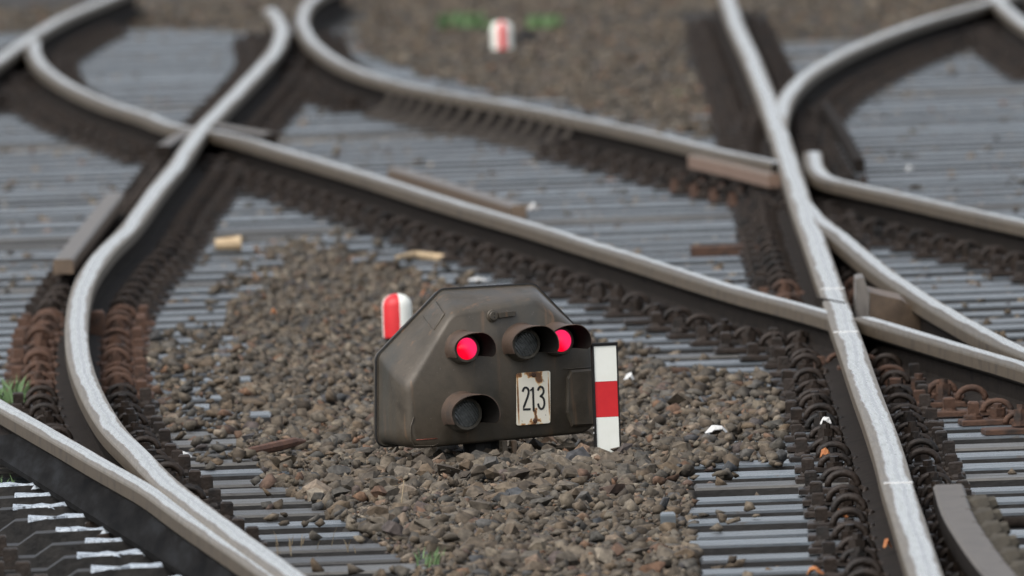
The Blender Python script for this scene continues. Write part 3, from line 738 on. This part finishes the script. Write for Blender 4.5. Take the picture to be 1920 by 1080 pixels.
# lamps
def lamp_red():
    m = bpy.data.materials.new('lit_red_lens'); m.use_nodes = True; n_ = m.node_tree.nodes; l = m.node_tree.links; b = n_['Principled BSDF']
    b.inputs['Base Color'].default_value = (.35, .0, .02, 1); b.inputs['Roughness'].default_value = .15
    tc = n_.new('ShaderNodeTexCoord'); wv = n_.new('ShaderNodeTexWave'); wv.wave_type = 'BANDS'; wv.bands_direction = 'X'; wv.inputs['Scale'].default_value = 62; wv.inputs['Distortion'].default_value = .3
    mp = n_.new('ShaderNodeMapping'); mp.inputs['Rotation'].default_value = (0, math.radians(38), 0); l.new(tc.outputs['Object'], mp.inputs[0]); l.new(mp.outputs[0], wv.inputs[0])
    cr = n_.new('ShaderNodeValToRGB'); cr.color_ramp.elements[0].color = (.95, .0, .022, 1); cr.color_ramp.elements[1].color = (1.0, .06, .26, 1)
    # ribs only show over part of the lens
    sp_ = n_.new('ShaderNodeSeparateXYZ'); l.new(mp.outputs[0], sp_.inputs[0])
    mr = n_.new('ShaderNodeMapRange'); mr.inputs['From Min'].default_value = -.012; mr.inputs['From Max'].default_value = .006; l.new(sp_.outputs['X'], mr.inputs['Value'])
    mu = n_.new('ShaderNodeMath'); mu.operation = 'MULTIPLY'; l.new(wv.outputs['Fac'], mu.inputs[0]); l.new(mr.outputs[0], mu.inputs[1])
    l.new(mu.outputs[0], cr.inputs['Fac']); l.new(cr.outputs['Color'], b.inputs['Emission Color']); b.inputs['Emission Strength'].default_value = .56
    return m
M_LIT = lamp_red()
def glass_mat():
    m = mat('dark_lens_glass', [(.06, .065, .065), (.15, .16, .16)], .10, 0, 60, 0)
    n_ = m.node_tree.nodes; l = m.node_tree.links; b = n_['Principled BSDF']
    tc = n_.new('ShaderNodeTexCoord'); wv = n_.new('ShaderNodeTexWave'); wv.inputs['Scale'].default_value = 50; mp = n_.new('ShaderNodeMapping'); mp.inputs['Rotation'].default_value = (0, math.radians(35), 0)
    l.new(tc.outputs['Object'], mp.inputs[0]); l.new(mp.outputs[0], wv.inputs[0])
    bp = n_.new('ShaderNodeBump'); bp.inputs['Distance'].default_value = .0012; l.new(wv.outputs['Fac'], bp.inputs['Height']); l.new(bp.outputs[0], b.inputs['Normal'])
    return m
M_GLASS = glass_mat()
M_HOOD = mat('brown_hood_paint', [(0.0595, 0.0408, 0.0306), (0.0892, 0.0595, 0.0425), (0.0510, 0.0408, 0.0340)], .5, .15, 16, .0004, 120, .5, .62)
M_RING = mat('lens_ring', [(.045, .042, .034), (.11, .10, .08)], .5, .2, 60)
M_MATT = mat('matt_black_inside', [(.010, .009, .008)], .95, 0, spec=.05)
def lamp(px, py, r, lit, hood_len):
    hood_len *= 1.7
    c0 = L(px, py, .034); c0 = Vector((c0.x, 0, c0.z))
    t = obj('lamp', MB().add([], []), sig) if False else None
    # barrel (outer case with a closed hood above and at the sides)
    ns = 28; a0, a1 = math.radians(-28), math.radians(208)
    ro, ri = r * 1.52, r * 1.46; v = []; f = []
    for i in range(ns + 1):
        q = i / ns; a = a0 + (a1 - a0) * q
        # hood lip: longest at the top and right side, cut back at the lower ends
        e = min(1.0, min(q, 1 - q) / .05); e = e * e * (3 - 2 * e)
        w = .030 + (hood_len - .030) * (.82 + .18 * e) * (1 - .72 * max(0, math.cos(a) * -1))
        ca, sa = math.cos(a), math.sin(a)
        for rr_, ww in ((ro * 1.12, -.004), (ro, .010), (ro, w), (ri, w), (ri, .004)):
            v.append((c0.x + rr_ * ca, -ww, c0.z + rr_ * sa))
    for i in range(ns):
        for k in range(4): f.append((i * 5 + k, i * 5 + k + 1, (i + 1) * 5 + k + 1, (i + 1) * 5 + k))
    f.append((0, 1, 2, 3, 4)); f.append(tuple(ns * 5 + k for k in range(5)))
    b = MB(); b.add(v, f, [1 if (j_ % 4) >= 3 else 0 for j_ in range(ns * 4)] + [0, 0], True); h = obj('lamp_hood', b, sig, [M_HOOD, M_MATT]); m_ = h.modifiers.new('e', 'EDGE_SPLIT'); m_.split_angle = math.radians(40)
    lathe_w(c0, [(r * 1.40, .0), (r * 1.30, .022), (r * 1.22, .030), (r * 1.16, .034), (r * .98, .034), (r * .96, .030)], 32, M_RING, 'lens_ring', h)
    cl = Vector((0, 0, 0))
    ln = lathe_w(cl, [(r * .97, .0), (r * .97, .006), (r * .8, .0095), (r * .5, .0125), (r * .2, .014), (r * .05, .0143)], 32, M_LIT if lit else M_GLASS, 'lens', h)
    ln.location = (c0.x, -.024, c0.z)
    return h
lamp(876, 654, .0285, True, .072)
lamp(987, 645, .032, False, .078)
lamp(1053, 639, .0285, True, .075)
lamp(876, 776, .034, False, .075)
# number plate
def plate_mat():
    m = bpy.data.materials.new('rusty_enamel'); m.use_nodes = True; n_ = m.node_tree.nodes; l = m.node_tree.links; b = n_['Principled BSDF']; b.inputs['Roughness'].default_value = .35
    tc = n_.new('ShaderNodeTexCoord')
    def dist(x, z, sx=1, sz=1):
        s = n_.new('ShaderNodeVectorMath'); s.operation = 'SUBTRACT'; s.inputs[1].default_value = (x, 0, z); l.new(tc.outputs['Object'], s.inputs[0])
        q = n_.new('ShaderNodeVectorMath'); q.operation = 'MULTIPLY'; q.inputs[1].default_value = (sx, 0, sz); l.new(s.outputs[0], q.inputs[0])
        e = n_.new('ShaderNodeVectorMath'); e.operation = 'LENGTH'; l.new(q.outputs[0], e.inputs[0]); return e.outputs['Value']
    no = n_.new('ShaderNodeTexNoise'); no.inputs['Scale'].default_value = 75; no.inputs['Detail'].default_value = 6; l.new(tc.outputs['Object'], no.inputs['Vector'])
    def spot(x, z, r, sx=1, sz=1, amp=.045):
        a = n_.new('ShaderNodeMath'); a.operation = 'MULTIPLY_ADD'; l.new(no.outputs['Fac'], a.inputs[0]); a.inputs[1].default_value = amp; l.new(dist(x, z, sx, sz), a.inputs[2])
        mr = n_.new('ShaderNodeMapRange'); mr.inputs['From Min'].default_value = r + amp * .5; mr.inputs['From Max'].default_value = r * .45 + amp * .5; l.new(a.outputs[0], mr.inputs['Value']); return mr.outputs[0]
    sps = [spot(.0, .060, .019, .7, 1.6), spot(.002, -.058, .013, 1, 1.3), spot(.016, .05, .016, 1.4, .6), spot(0, -.071, .016, .35, 2), spot(-.037, .066, .015), spot(.004, -.047, .009, 2, .5), spot(-.0415, 0, .006, 2, .08, .004), spot(.0415, 0, .005, 2, .08, .004)]
    cur = sps[0]
    for s in sps[1:]:
        m_ = n_.new('ShaderNodeMath'); m_.operation = 'MAXIMUM'; l.new(cur, m_.inputs[0]); l.new(s, m_.inputs[1]); cur = m_.outputs[0]
    cr = n_.new('ShaderNodeValToRGB'); e = cr.color_ramp.elements; e[0].position = 0; e[0].color = (.78, .74, .62, 1); e[1].position = 1; e[1].color = (.15, .075, .035, 1)
    q = e.new(.35); q.color = (.72, .52, .27, 1); q = e.new(.65); q.color = (.38, .17, .06, 1)
    l.new(cur, cr.inputs['Fac']); l.new(cr.outputs['Color'], b.inputs['Base Color']); return m
pc = [L(a, b_, .004) for a, b_ in [(968, 700), (1031, 695), (1031, 793), (968, 798)]]
cen = sum(pc, Vector()) / 4
pl = [(p - cen) for p in pc]
pr_ = rounded(pl, .006, 5); m_ = len(pr_)
b = MB(); b.add([tuple(p) for p in pr_] + [(p.x, p.y - .003, p.z) for p in pr_], [tuple(range(m_)), tuple(range(2 * m_ - 1, m_ - 1, -1))] + [(i, (i + 1) % m_, m_ + (i + 1) % m_, m_ + i) for i in range(m_)])
npl = obj('number_plate', b, sig, plate_mat(), cen)
for sx, sz in ((.002, .058), (.002, -.056)): lathe_w(Vector((sx, -.003, sz)), [(.0062, -.001), (.0062, .002), (.004, .0045)], 6, M_RUST, 'plate_screw', npl, False)
# digits, condensed, built as strokes of even width
def stroke_digit(polys, x0, name):
    g = MB(); rr_ = .0028
    for pts in polys:
        pts = [Vector((x0 + x, 0, z)) for x, z in pts]; nn = len(pts); v = []
        for i, p in enumerate(pts):
            t = (pts[min(i + 1, nn - 1)] - pts[max(i - 1, 0)]).normalized(); s = Vector((-t.z, 0, t.x)) * rr_
            ext = t * rr_ if i == nn - 1 else (-t * rr_ if i == 0 else Vector())
            v += [p + s + ext, p - s + ext]
        v2 = [tuple(q + Vector((0, -.0034, 0))) for q in v] + [tuple(q + Vector((0, -.0038, 0))) for q in v]; k = len(v); f = []
        for i in range(nn - 1): f.append((k + 2 * i, k + 2 * i + 1, k + 2 * i + 3, k + 2 * i + 2))
        g.add(v2, f)
    return obj(name, g, npl, mat('number_black', [(.010, .010, .010)], .5))
def arc(cx, cz, rx, rz, a0, a1, n_=9): return [(cx + rx * math.cos(math.radians(a0 + (a1 - a0) * i / n_)), cz + rz * math.sin(math.radians(a0 + (a1 - a0) * i / n_))) for i in range(n_ + 1)]
hgt = .029; sk = .0
d2 = arc(0, .017, .0078, .0105, 165, -20) + [(.0045, .004), (-.0065, -.0205), (-.0082, -.027), (.0085, -.027)]
d1 = [(-.0055, .021), (.0, .0275), (.0, -.0285)]
d3 = arc(-.0005, .017, .0075, .0105, 160, -62, 10) + [(-.001, .004)]
d3b = [(-.001, .004)] + arc(-.0005, -.0125, .0085, .0155, 75, -165, 12)
stroke_digit([d2], -.0205, 'digit'); stroke_digit([d1], -.001, 'digit'); stroke_digit([d3, d3b], .0205, 'digit')
# small chips in the enamel
cp_ = MB()
for (x, z, dx, dz2) in ((.026, .047, .004, -.007), (.022, .053, .004, -.006), (.032, -.036, .003, .004), (.031, -.040, .0005, -.005), (-.034, -.053, .002, -.003)):
    cp_.add([(x, -.0036, z), (x + dx, -.0036, z + dz2), (x + dx - .0012, -.0036, z + dz2 - .0008)], [(0, 1, 2)])
obj('chip', cp_, npl, M_BLACK)
# hinge prongs and feet under the box
hg = MB()
for (a, c2) in (((938, 948)), ((957, 966))):
    pa = L(a, 826, .006); pb = L(c2, 852, .006); hg.box(pa.x, pb.x, -.02, .004, pb.z, pa.z, ch=.002)
pa = L(938, 838, .01); pb = L(966, 842, .01); hg.cyl(0, 0, pa.x, pb.x + .004, .004, 8, M=Matrix.Translation((0, -.008, (pa.z + pb.z) / 2)) @ Matrix.Rotation(math.pi / 2, 4, 'Y'))
obj('hinge', hg, sig, M_BOX)
fo = MB(); a = L(905, 850, -.07); fo.cyl(a.x, .08, -.06, .06, .045, 14); a2 = L(1010, 850, -.07); fo.box(a.x - .12, a2.x, .05, .11, -.05, .012)
obj('mounting_foot', fo, sig, M_BLACK)

# ------------------------------------------------------------------ marker plate right of the signal
mp0 = PY(1140, 850, O.y - .02)
mk = empty('marker_plate', (mp0.x, mp0.y, -.03), math.radians(14)); tag(mk, 'narrow black framed marker plate with white, red and white fields, right of the signal', 'marker')
mmw = .032 * 1.02; zt = PY(1138, 645, O.y - .02).z + .03; zb_ = mp0.z + .03
fr = MB(); fr.box(-mmw, mmw, 0, .012, zb_ - .006, zt + .0, mi=0); 
fr.box(-mmw, -mmw + .004, -.006, 0, zb_ - .006, zt); fr.box(mmw - .003, mmw, -.006, 0, zb_ - .006, zt); fr.box(-mmw + .004, mmw - .003, -.006, 0, zt - .004, zt); fr.box(-mmw + .004, mmw - .003, -.006, 0, zb_ - .006, zb_ + .002)
fr.box(-.012, .012, .0005, .011, 0, zb_ - .007)
fr.box(-mmw - .001, mmw + .001, -.007, .014, zt, zt + .0035)
obj('frame', fr, mk, M_BLACK)
z0, z1 = zb_ + .002, zt - .004; st = (z1 - z0) / 3
for k, mt in enumerate((M_WHITE, M_RED, M_WHITE)):
    q = MB(); q.box(-mmw + .0045, mmw - .0035, -.004, -.0005, z0 + st * k + .0003, z0 + st * (k + 1) - .0003); obj('red_field' if k == 1 else 'white_field', q, mk, mt)
q = MB(); q.cyl(-mmw - .0, 0, 0, .0, .001, 6)
for zz in (.075, .088):
    r__ = MB(); r__.cyl(0, 0, 0, .002, .0022, 8, M=Matrix.Translation((-mmw - .0002, .004, zz + .03)) @ Matrix.Rotation(-math.pi / 2, 4, 'Y')); obj('rivet', r__, mk, M_PAPER)

# ------------------------------------------------------------------ striped bollards
def bollard(loc, r, h, label, phase, cols):
    root = empty('bollard', loc); tag(root, label, 'bollard')
    ns = 32; prof_ = [(r, 0), (r, h * .72), (r * .96, h * .80), (r * .82, h * .89), (r * .55, h * .96), (r * .2, h * .995), (.001, h)]
    v = []; f = []; mi = []
    for rr_, z in prof_:
        for k in range(ns): a = 2 * math.pi * k / ns; v.append((rr_ * math.cos(a), rr_ * math.sin(a), z))
    for i in range(len(prof_) - 1):
        for k in range(ns):
            f.append((i * ns + k, i * ns + (k + 1) % ns, (i + 1) * ns + (k + 1) % ns, (i + 1) * ns + k)); mi.append(cols(((k + .5) / ns * 360 + phase) % 360))
    b = MB(); b.add(v, f, mi, True); obj('post', b, root, [M_WHITE, M_RED])
    b2 = MB(); b2.cyl(0, 0, -.08, -.0005, r * .8, 16); obj('base', b2, root, M_BLACK)
    return root
# angles: camera looks along +Y, so the side facing it is 270 deg
p = P(746, 632, .02); s_ = p.y / F
r1 = 28 * s_
bollard((p.x, p.y, .02), r1, 82 * s_, 'round topped red and white striped bollard behind the signal', 0, lambda a: 1 if 206 < a < 286 else 0)
p = P(942, 92, .0); s_ = p.y / F
bollard((p.x, p.y, .0), 20 * s_, 53 * s_, 'small blurred white bollard with red stripe far behind near green weeds', 0, lambda a: 1 if 250 < a < 296 else 0)
p = P(985, 78, .0); bb_ = MB(); bb_.cyl(0, 0, 0, .055, .045, 12, r2=.03, smooth=False); bb_.box(-.05, .05, -.05, .05, -.03, .02, ch=.004)
tag(obj('cable_box', bb_, None, M_BLACK, (p.x, p.y, 0)), 'black blurred lump beside the far striped bollard', 'box')

# ------------------------------------------------------------------ ballast stones
def hull_variants(nv, npts, seed):
    rr_ = random.Random(seed); out = []
    for _ in range(nv):
        bm = bmesh.new(); sx, sy, sz = 1, rr_.uniform(.6, .95), rr_.uniform(.45, .75)
        for _k in range(npts):
            d = Vector((rr_.gauss(0, 1), rr_.gauss(0, 1), rr_.gauss(0, 1))).normalized() * rr_.uniform(.85, 1.05)
            bm.verts.new((d.x * sx, d.y * sy, d.z * sz))
        res = bmesh.ops.convex_hull(bm, input=bm.verts)
        bmesh.ops.delete(bm, geom=[g for g in set(res['geom_interior']) | set(res['geom_unused']) if isinstance(g, bmesh.types.BMVert)], context='VERTS')
        bmesh.ops.triangulate(bm, faces=bm.faces); bm.verts.index_update()
        out.append((np.array([v.co[:] for v in bm.verts]), np.array([[v.index for v in f.verts] for f in bm.faces]))); bm.free()
    return out
VAR = hull_variants(36, 10, 3)
VARS = hull_variants(16, 9, 5)
def scatter(n, x0, x1, y0, y1):
    return NR.uniform(x0, x1, n), NR.uniform(y0, y1, n)
st_x, st_y, st_s, st_z = [], [], [], []
def addst(x, y, s, z): st_x.append(x); st_y.append(y); st_s.append(s); st_z.append(z)
for (y0, y1, dens, smin, smax) in ((45.5, 60, 860, .012, .036), (46, 58, 1500, .005, .013), (60, 72, 760, .012, .029), (72, 90, 480, .014, .032), (90, 110, 260, .016, .032)):
    half = 1.12 * y1 / 45 * .55 * 2 / 1.0
    half = 960 / F * y1 + .15
    n = int(dens * 2 * half * (y1 - y0)); x, y = scatter(n, -half, half, y0, y1)
    m = bed_mask(x, y); keep = m | (NR.rand(n) < .55); x, y, m = x[keep], y[keep], m[keep]
    s = smin + (smax - smin) * NR.rand(len(x)) ** 2.4
    z = gz(x, y, m) + s * NR.uniform(-.3, .45, len(x)) + np.where(m, NR.rand(len(x)) ** 5 * .018, NR.rand(len(x)) ** 3 * np.where(y < 60, .050, .045))
    addst(x, y, s, z)
# stones that spill over sleeper ends and lie loose on the sleepers
n = 5200; y = NR.uniform(46, 88, n); x = NR.uniform(-1, 1, n) * (960 / F * y + .1)
bx_, by_ = proj(x, y, np.zeros(n)); dens_ = np.clip(vnoise(x * 1.7 + 70, y * .9) * 2.2 - 1.15, 0, 1)
near_edge = bed_mask(x - .16, y) | bed_mask(x + .16, y)
k_ = (~bed_mask(x, y)) & ((near_edge & (NR.rand(n) < np.where(y < 53, .35, .6))) | (NR.rand(n) < dens_ * np.where(y > 60, .15, .06)))
x, y = x[k_], y[k_]; s = .013 + .018 * NR.rand(len(x)) ** 1.5; addst(x, y, s, s * .35)
# thick cover of stones lying over the sleepers right of the marker and beside the curved rail
PL = [[(1110, 655), (1250, 690), (1500, 715), (1515, 872), (1290, 880), (1270, 760)], [(220, 640), (420, 620), (440, 700), (500, 870), (400, 880), (250, 800)]]
n = 30000; y = NR.uniform(50.5, 66, n); x = NR.uniform(-1, 1, n) * (960 / F * y + .1)
bx_, by_ = proj(x, y, np.zeros(n)); k_ = (inpoly(bx_, by_, PL[0]) & (NR.rand(n) < .75 * np.clip(vnoise(x * 4 + 5, y * 1.4) * 3 - .55, .1, 1))) | (inpoly(bx_, by_, PL[1]) & (NR.rand(n) < .45 * np.clip(vnoise(x * 4 + 5, y * 1.4) * 3 - .9, .05, 1)))
x, y = x[k_], y[k_]; s = .009 + .022 * NR.rand(len(x)) ** 1.8; addst(x, y, s, s * NR.uniform(.2, .7, len(x)))
sx_, sy_, ss_, sz_ = [np.concatenate(a) for a in (st_x, st_y, st_s, st_z)]
# keep stones clear of rails and of the signal's lamp side
keep = np.ones(len(sx_), bool)
for path in (pathA, pathB, pathC, pathE, pathD, pathF, pathJ, pathG, pathG2):
    py_ = np.array([p.y for p in path]); pxx = np.array([p.x for p in path])
    xi = np.interp(sy_, py_, pxx, left=1e3, right=1e3); keep &= ~(np.abs(sx_ - xi) < .20)
sx_, sy_, ss_, sz_ = sx_[keep], sy_[keep], ss_[keep], sz_[keep]
px_, pyy_ = proj(sx_, sy_, sz_)
score = ss_ / sy_ * (1 + 3 * np.clip(sz_, 0, .05) / .05) * ((px_ > 5) & (px_ < 1915) & (pyy_ > 640) & (pyy_ < 1078))
order = np.argsort(-score); singles = order[:300]; rest = order[300:]
def rotm(n):
    q = NR.randn(n, 4); q /= np.linalg.norm(q, axis=1)[:, None]
    q[:, 1:3] *= .22; q /= np.linalg.norm(q, axis=1)[:, None]
    w, x, y, z = q.T
    return np.stack([1 - 2 * (y * y + z * z), 2 * (x * y - z * w), 2 * (x * z + y * w), 2 * (x * y + z * w), 1 - 2 * (x * x + z * z), 2 * (y * z - x * w),
                     2 * (x * z - y * w), 2 * (y * z + x * w), 1 - 2 * (x * x + y * y)], 1).reshape(n, 3, 3)
VV, FF = [], []; base = 0
for grp, lib in ((rest[sy_[rest] < 64], VAR), (rest[sy_[rest] >= 64], VARS)):
    vi = NR.randint(0, len(lib), len(grp))
    for k in range(len(lib)):
        g = grp[vi == k]
        if not len(g): continue
        V0, F0 = lib[k]; Rm = rotm(len(g)); sc = ss_[g][:, None, None] * NR.uniform(.85, 1.25, (len(g), 1, 3))
        vv = np.einsum('nij,nkj->nki', Rm, V0[None] * sc) + np.stack([sx_[g], sy_[g], sz_[g]], 1)[:, None, :]
        VV.append(vv.reshape(-1, 3)); FF.append((F0[None] + (base + np.arange(len(g)) * len(V0))[:, None, None]).reshape(-1, 3)); base += len(g) * len(V0)
VV = np.concatenate(VV); FF = np.concatenate(FF)
me = bpy.data.meshes.new('ballast_stones'); me.vertices.add(len(VV)); me.vertices.foreach_set('co', VV.ravel())
me.loops.add(len(FF) * 3); me.loops.foreach_set('vertex_index', FF.ravel().astype(np.int32))
me.polygons.add(len(FF)); me.polygons.foreach_set('loop_start', np.arange(0, len(FF) * 3, 3, dtype=np.int32)); me.polygons.foreach_set('loop_total', np.full(len(FF), 3, dtype=np.int32))
me.update(calc_edges=True); me.validate()
bs = obj('ballast_stones', me, None, M_STONE); tag(bs, 'brown and grey crushed stone ballast filling the middle and the gaps between sleepers', 'ballast'); bs['kind'] = 'stuff'
print('stones', len(sx_), 'tris', len(FF))
SM = []
for V0, F0 in hull_variants(34, 12, 8):
    m_ = bpy.data.meshes.new('stone'); m_.from_pydata(V0.tolist(), [], F0.tolist()); m_.materials.append(M_STONE); m_.update(); SM.append(m_)
for i, g in enumerate(singles):
    o = bpy.data.objects.new('stone', SM[i % len(SM)]); o.location = (sx_[g], sy_[g], sz_[g] + .002); s = ss_[g] * 1.12
    o.scale = (s * R.uniform(.9, 1.2), s * R.uniform(.9, 1.2), s * R.uniform(.85, 1.1)); o.rotation_euler = (R.uniform(-.4, .4), R.uniform(-.4, .4), R.uniform(0, 6.28)); link(o, ground)

# ------------------------------------------------------------------ litter and weeds
def crumple(name, px, py, z, w, h, mt, label, cat, seed=1, depth=.05):
    rr_ = random.Random(seed); p = P(px, py, z); b = MB(); n_ = 5; v = []; f = []
    for j in range(n_):
        for i in range(n_):
            u, t = i / (n_ - 1) - .5, j / (n_ - 1) - .5
            v.append((u * w * (1 - abs(t) * .5) + rr_.uniform(-.1, .1) * w, t * depth, max(0.002, h * (1 - (2 * u) ** 2) * (1 - abs(t)) + rr_.uniform(-.25, .25) * h)))
    for j in range(n_ - 1):
        for i in range(n_ - 1): a = j * n_ + i; f.append((a, a + 1, a + n_ + 1, a + n_))
    v2 = [(x, y, zz - .0015) for x, y, zz in v]; k = len(v)
    b.add(v + v2, f + [tuple(k + q for q in reversed(ff_)) for ff_ in f])
    return tag(obj(name, b, None, mt, (p.x, p.y, z)), label, cat)
crumple('paper_scrap', 1343, 812, .012, .055, .022, M_PAPER, 'folded white paper scrap on the ballast right of the marker plate', 'paper', 4)
crumple('paper_scrap', 1549, 795, .05, .03, .02, M_PAPER, 'torn white scrap caught in the clips of the right hand rail', 'paper', 9)
crumple('paper_scrap', 1000, 392, .02, .032, .02, M_PAPER, 'white blurred scrap at the end of the short check rail', 'paper', 2)
crumple('paper_scrap', 893, 528, .01, .07, .014, M_PAPER, 'pale flat scrap on the sleepers behind the signal', 'paper', 3)
crumple('paper_scrap', 345, 858, .02, .04, .015, M_PAPER, 'small white scrap beside the curved left rail', 'paper', 6)
crumple('paper_scrap', 1180, 712, .03, .03, .022, M_PAPER, 'white scrap peeping out right of the marker plate', 'paper', 7)
crumple('paper_scrap', 1705, 320, .01, .025, .02, M_PAPER, 'small white dot of litter on the far right sleepers', 'paper', 12)
crumple('paper_scrap', 1015, 842, .012, .03, .014, M_PAPER, 'glinting wrapper under the right half of the signal', 'wrapper', 15)
for i, (a, c2, w, lb) in enumerate([(1548, 858, .028, 'orange leaf in the clips left of the shiny rail'), (1578, 972, .026, 'yellow brown leaf between clips further down the shiny rail'), (1528, 1078, .04, 'large orange red leaf at the bottom edge by the right rail'),
                                  (1664, 1028, .022, 'small yellow leaf against the foot of the shiny rail'), (513, 590, .02, 'tiny orange leaf on the middle left ballast'), (796, 555, .02, 'tiny orange speck of leaf just behind the signal')]):
    crumple('fallen_leaf', a, c2, .045 if i in (0, 1, 3) else .02, w, .022, M_LEAFO, lb, 'leaf', 30 + i, .03)
# beige cup on its side
p = P(430, 474, .0); cu = MB(); L_ = .085
cu.cyl(0, 0, 0, L_, .020, 16, r2=.026, smooth=False, M=Matrix.Translation((-.045, 0, .026)) @ Matrix.Rotation(math.radians(88), 4, 'Y'))
tag(obj('cup', cu, None, M_WOODC, (p.x, p.y, .0)), 'beige cylinder shaped cup lying on its side in the left middle ground', 'cup')
# wooden splinter
p = P(745, 482, .02); sp_ = MB(); q = P(850, 497, .02)
sp_.tube([(0, 0, .02), ((q.x - p.x) * .3, .1, .022), ((q.x - p.x) * .7, .1, .012), (q.x - p.x, 0, .014)], [.006, .014, .013, .005], 6, smooth=False)
tag(obj('wood_piece', sp_, None, M_WOODC, (p.x, p.y, 0)), 'splintered pale piece of wood on the sleepers before the diagonal rail', 'wood')
# rusty iron stick
p = P(440, 852, .015); q = P(572, 834, .02); sp_ = MB(); d = q - p
sp_.tube([(0, 0, .012), (d.x * .25, d.y * .25, .018), (d.x * .6, d.y * .6, .024), (d.x * .85, d.y * .85, .03), (d.x, d.y, .03)], [.005, .012, .014, .012, .004], 8, smooth=False)
tag(obj('iron_piece', sp_, None, M_RUSTP, (p.x, p.y, .0)), 'dark rusty strip of iron lying on the ballast left of the signal', 'iron piece')
# rusty orange board among the right sleepers
p = P(1372, 478, .0); sp_ = MB(); sp_.box(-.13, .13, 0, .12, .0, .030, ch=.003)
tag(obj('rusty_plate', sp_, None, M_RUST, (p.x, p.y, .0)), 'orange rusty plate on the sleepers left of the shiny rail', 'plate')
# rusty block right of the curved rail
p = P(183, 628, .03); sp_ = MB(); sp_.box(-.022, .022, 0, .06, .0, .10, ch=.006)
tag(obj('rusty_block', sp_, None, M_RUST, (p.x, p.y, .0)), 'upright rusty block standing right of the curved left rail', 'block')
def weed(px, py, z, w, h, nb, label, blade=.006, seed=1, mt=M_GREEN):
    rr_ = random.Random(seed); p = P(px, py, z); b = MB()
    for i in range(nb):
        x, y = rr_.uniform(-w, w), rr_.uniform(-w, w) * 3; hh_ = h * rr_.uniform(.4, 1); dx, dy = rr_.uniform(-.5, .5) * hh_, rr_.uniform(-.5, .5) * hh_; bw = blade * rr_.uniform(.6, 1.3); a = rr_.uniform(0, 3.14)
        cx, cy = math.cos(a) * bw, math.sin(a) * bw
        b.add([(x - cx, y - cy, 0), (x + cx, y + cy, 0), (x + dx * .4 + cx, y + dy * .4 + cy, hh_ * .6), (x + dx * .4 - cx, y + dy * .4 - cy, hh_ * .6), (x + dx, y + dy, hh_)], [(0, 1, 2, 3), (3, 2, 4)])
    return tag(obj('weed', b.mesh('weed', False), None, mt, (p.x, p.y, z)), label, 'weed')
weed(862, 50, 0, .09, .07, 130, 'blurred clump of green weeds left of the far bollard', .014, 1)
weed(1020, 50, 0, .07, .06, 110, 'blurred clump of green weeds right of the far bollard', .014, 2)
weed(912, 52, 0, .04, .035, 40, 'low green sprout just behind the far bollard', .012, 3)
weed(1270, 182, 0, .03, .03, 30, 'small green weed left of the upper shiny rail', .012, 4)
weed(20, 762, 0, .04, .09, 40, 'bright grass tuft at the left edge above the near rail', .004, 5)
weed(805, 1062, 0, .03, .045, 30, 'thin fresh grass blades at the bottom left of the centre', .0022, 6)
weed(16, 930, 0, .02, .06, 14, 'grass blades between the greasy slide chairs', .003, 7)
M_STRAW = mat('dry_straw', [(.30, .24, .15), (.20, .15, .09)], .8, 0, 60)
weed(590, 1030, 0, .10, .05, 16, 'dry straw stalks on the sleeper ends at the lower left', .0011, 8, M_STRAW)
for i, (a, c2) in enumerate([(752, 935), (1010, 880), (690, 905), (1180, 880)]):
    p = P(a, c2, .03); t_ = MB(); an = R.uniform(-.5, .5) + (1.2 if i == 0 else 0); 
    t_.tube([(0, 0, 0), (.035 * math.cos(an), .03, .03 * abs(math.sin(an))), (.075 * math.cos(an), .05, .055 * abs(math.sin(an)) + .004)], .0016, 5)
    tag(obj('twig', t_, None, M_STRAW, (p.x, p.y, .012)), ['thin bare twig on stones below the left of the signal', 'tiny twig just in front of the signal foot', 'fine dry stalk among stones at left below the signal', 'fine dry twig in front of the marker plate'][i], 'twig')
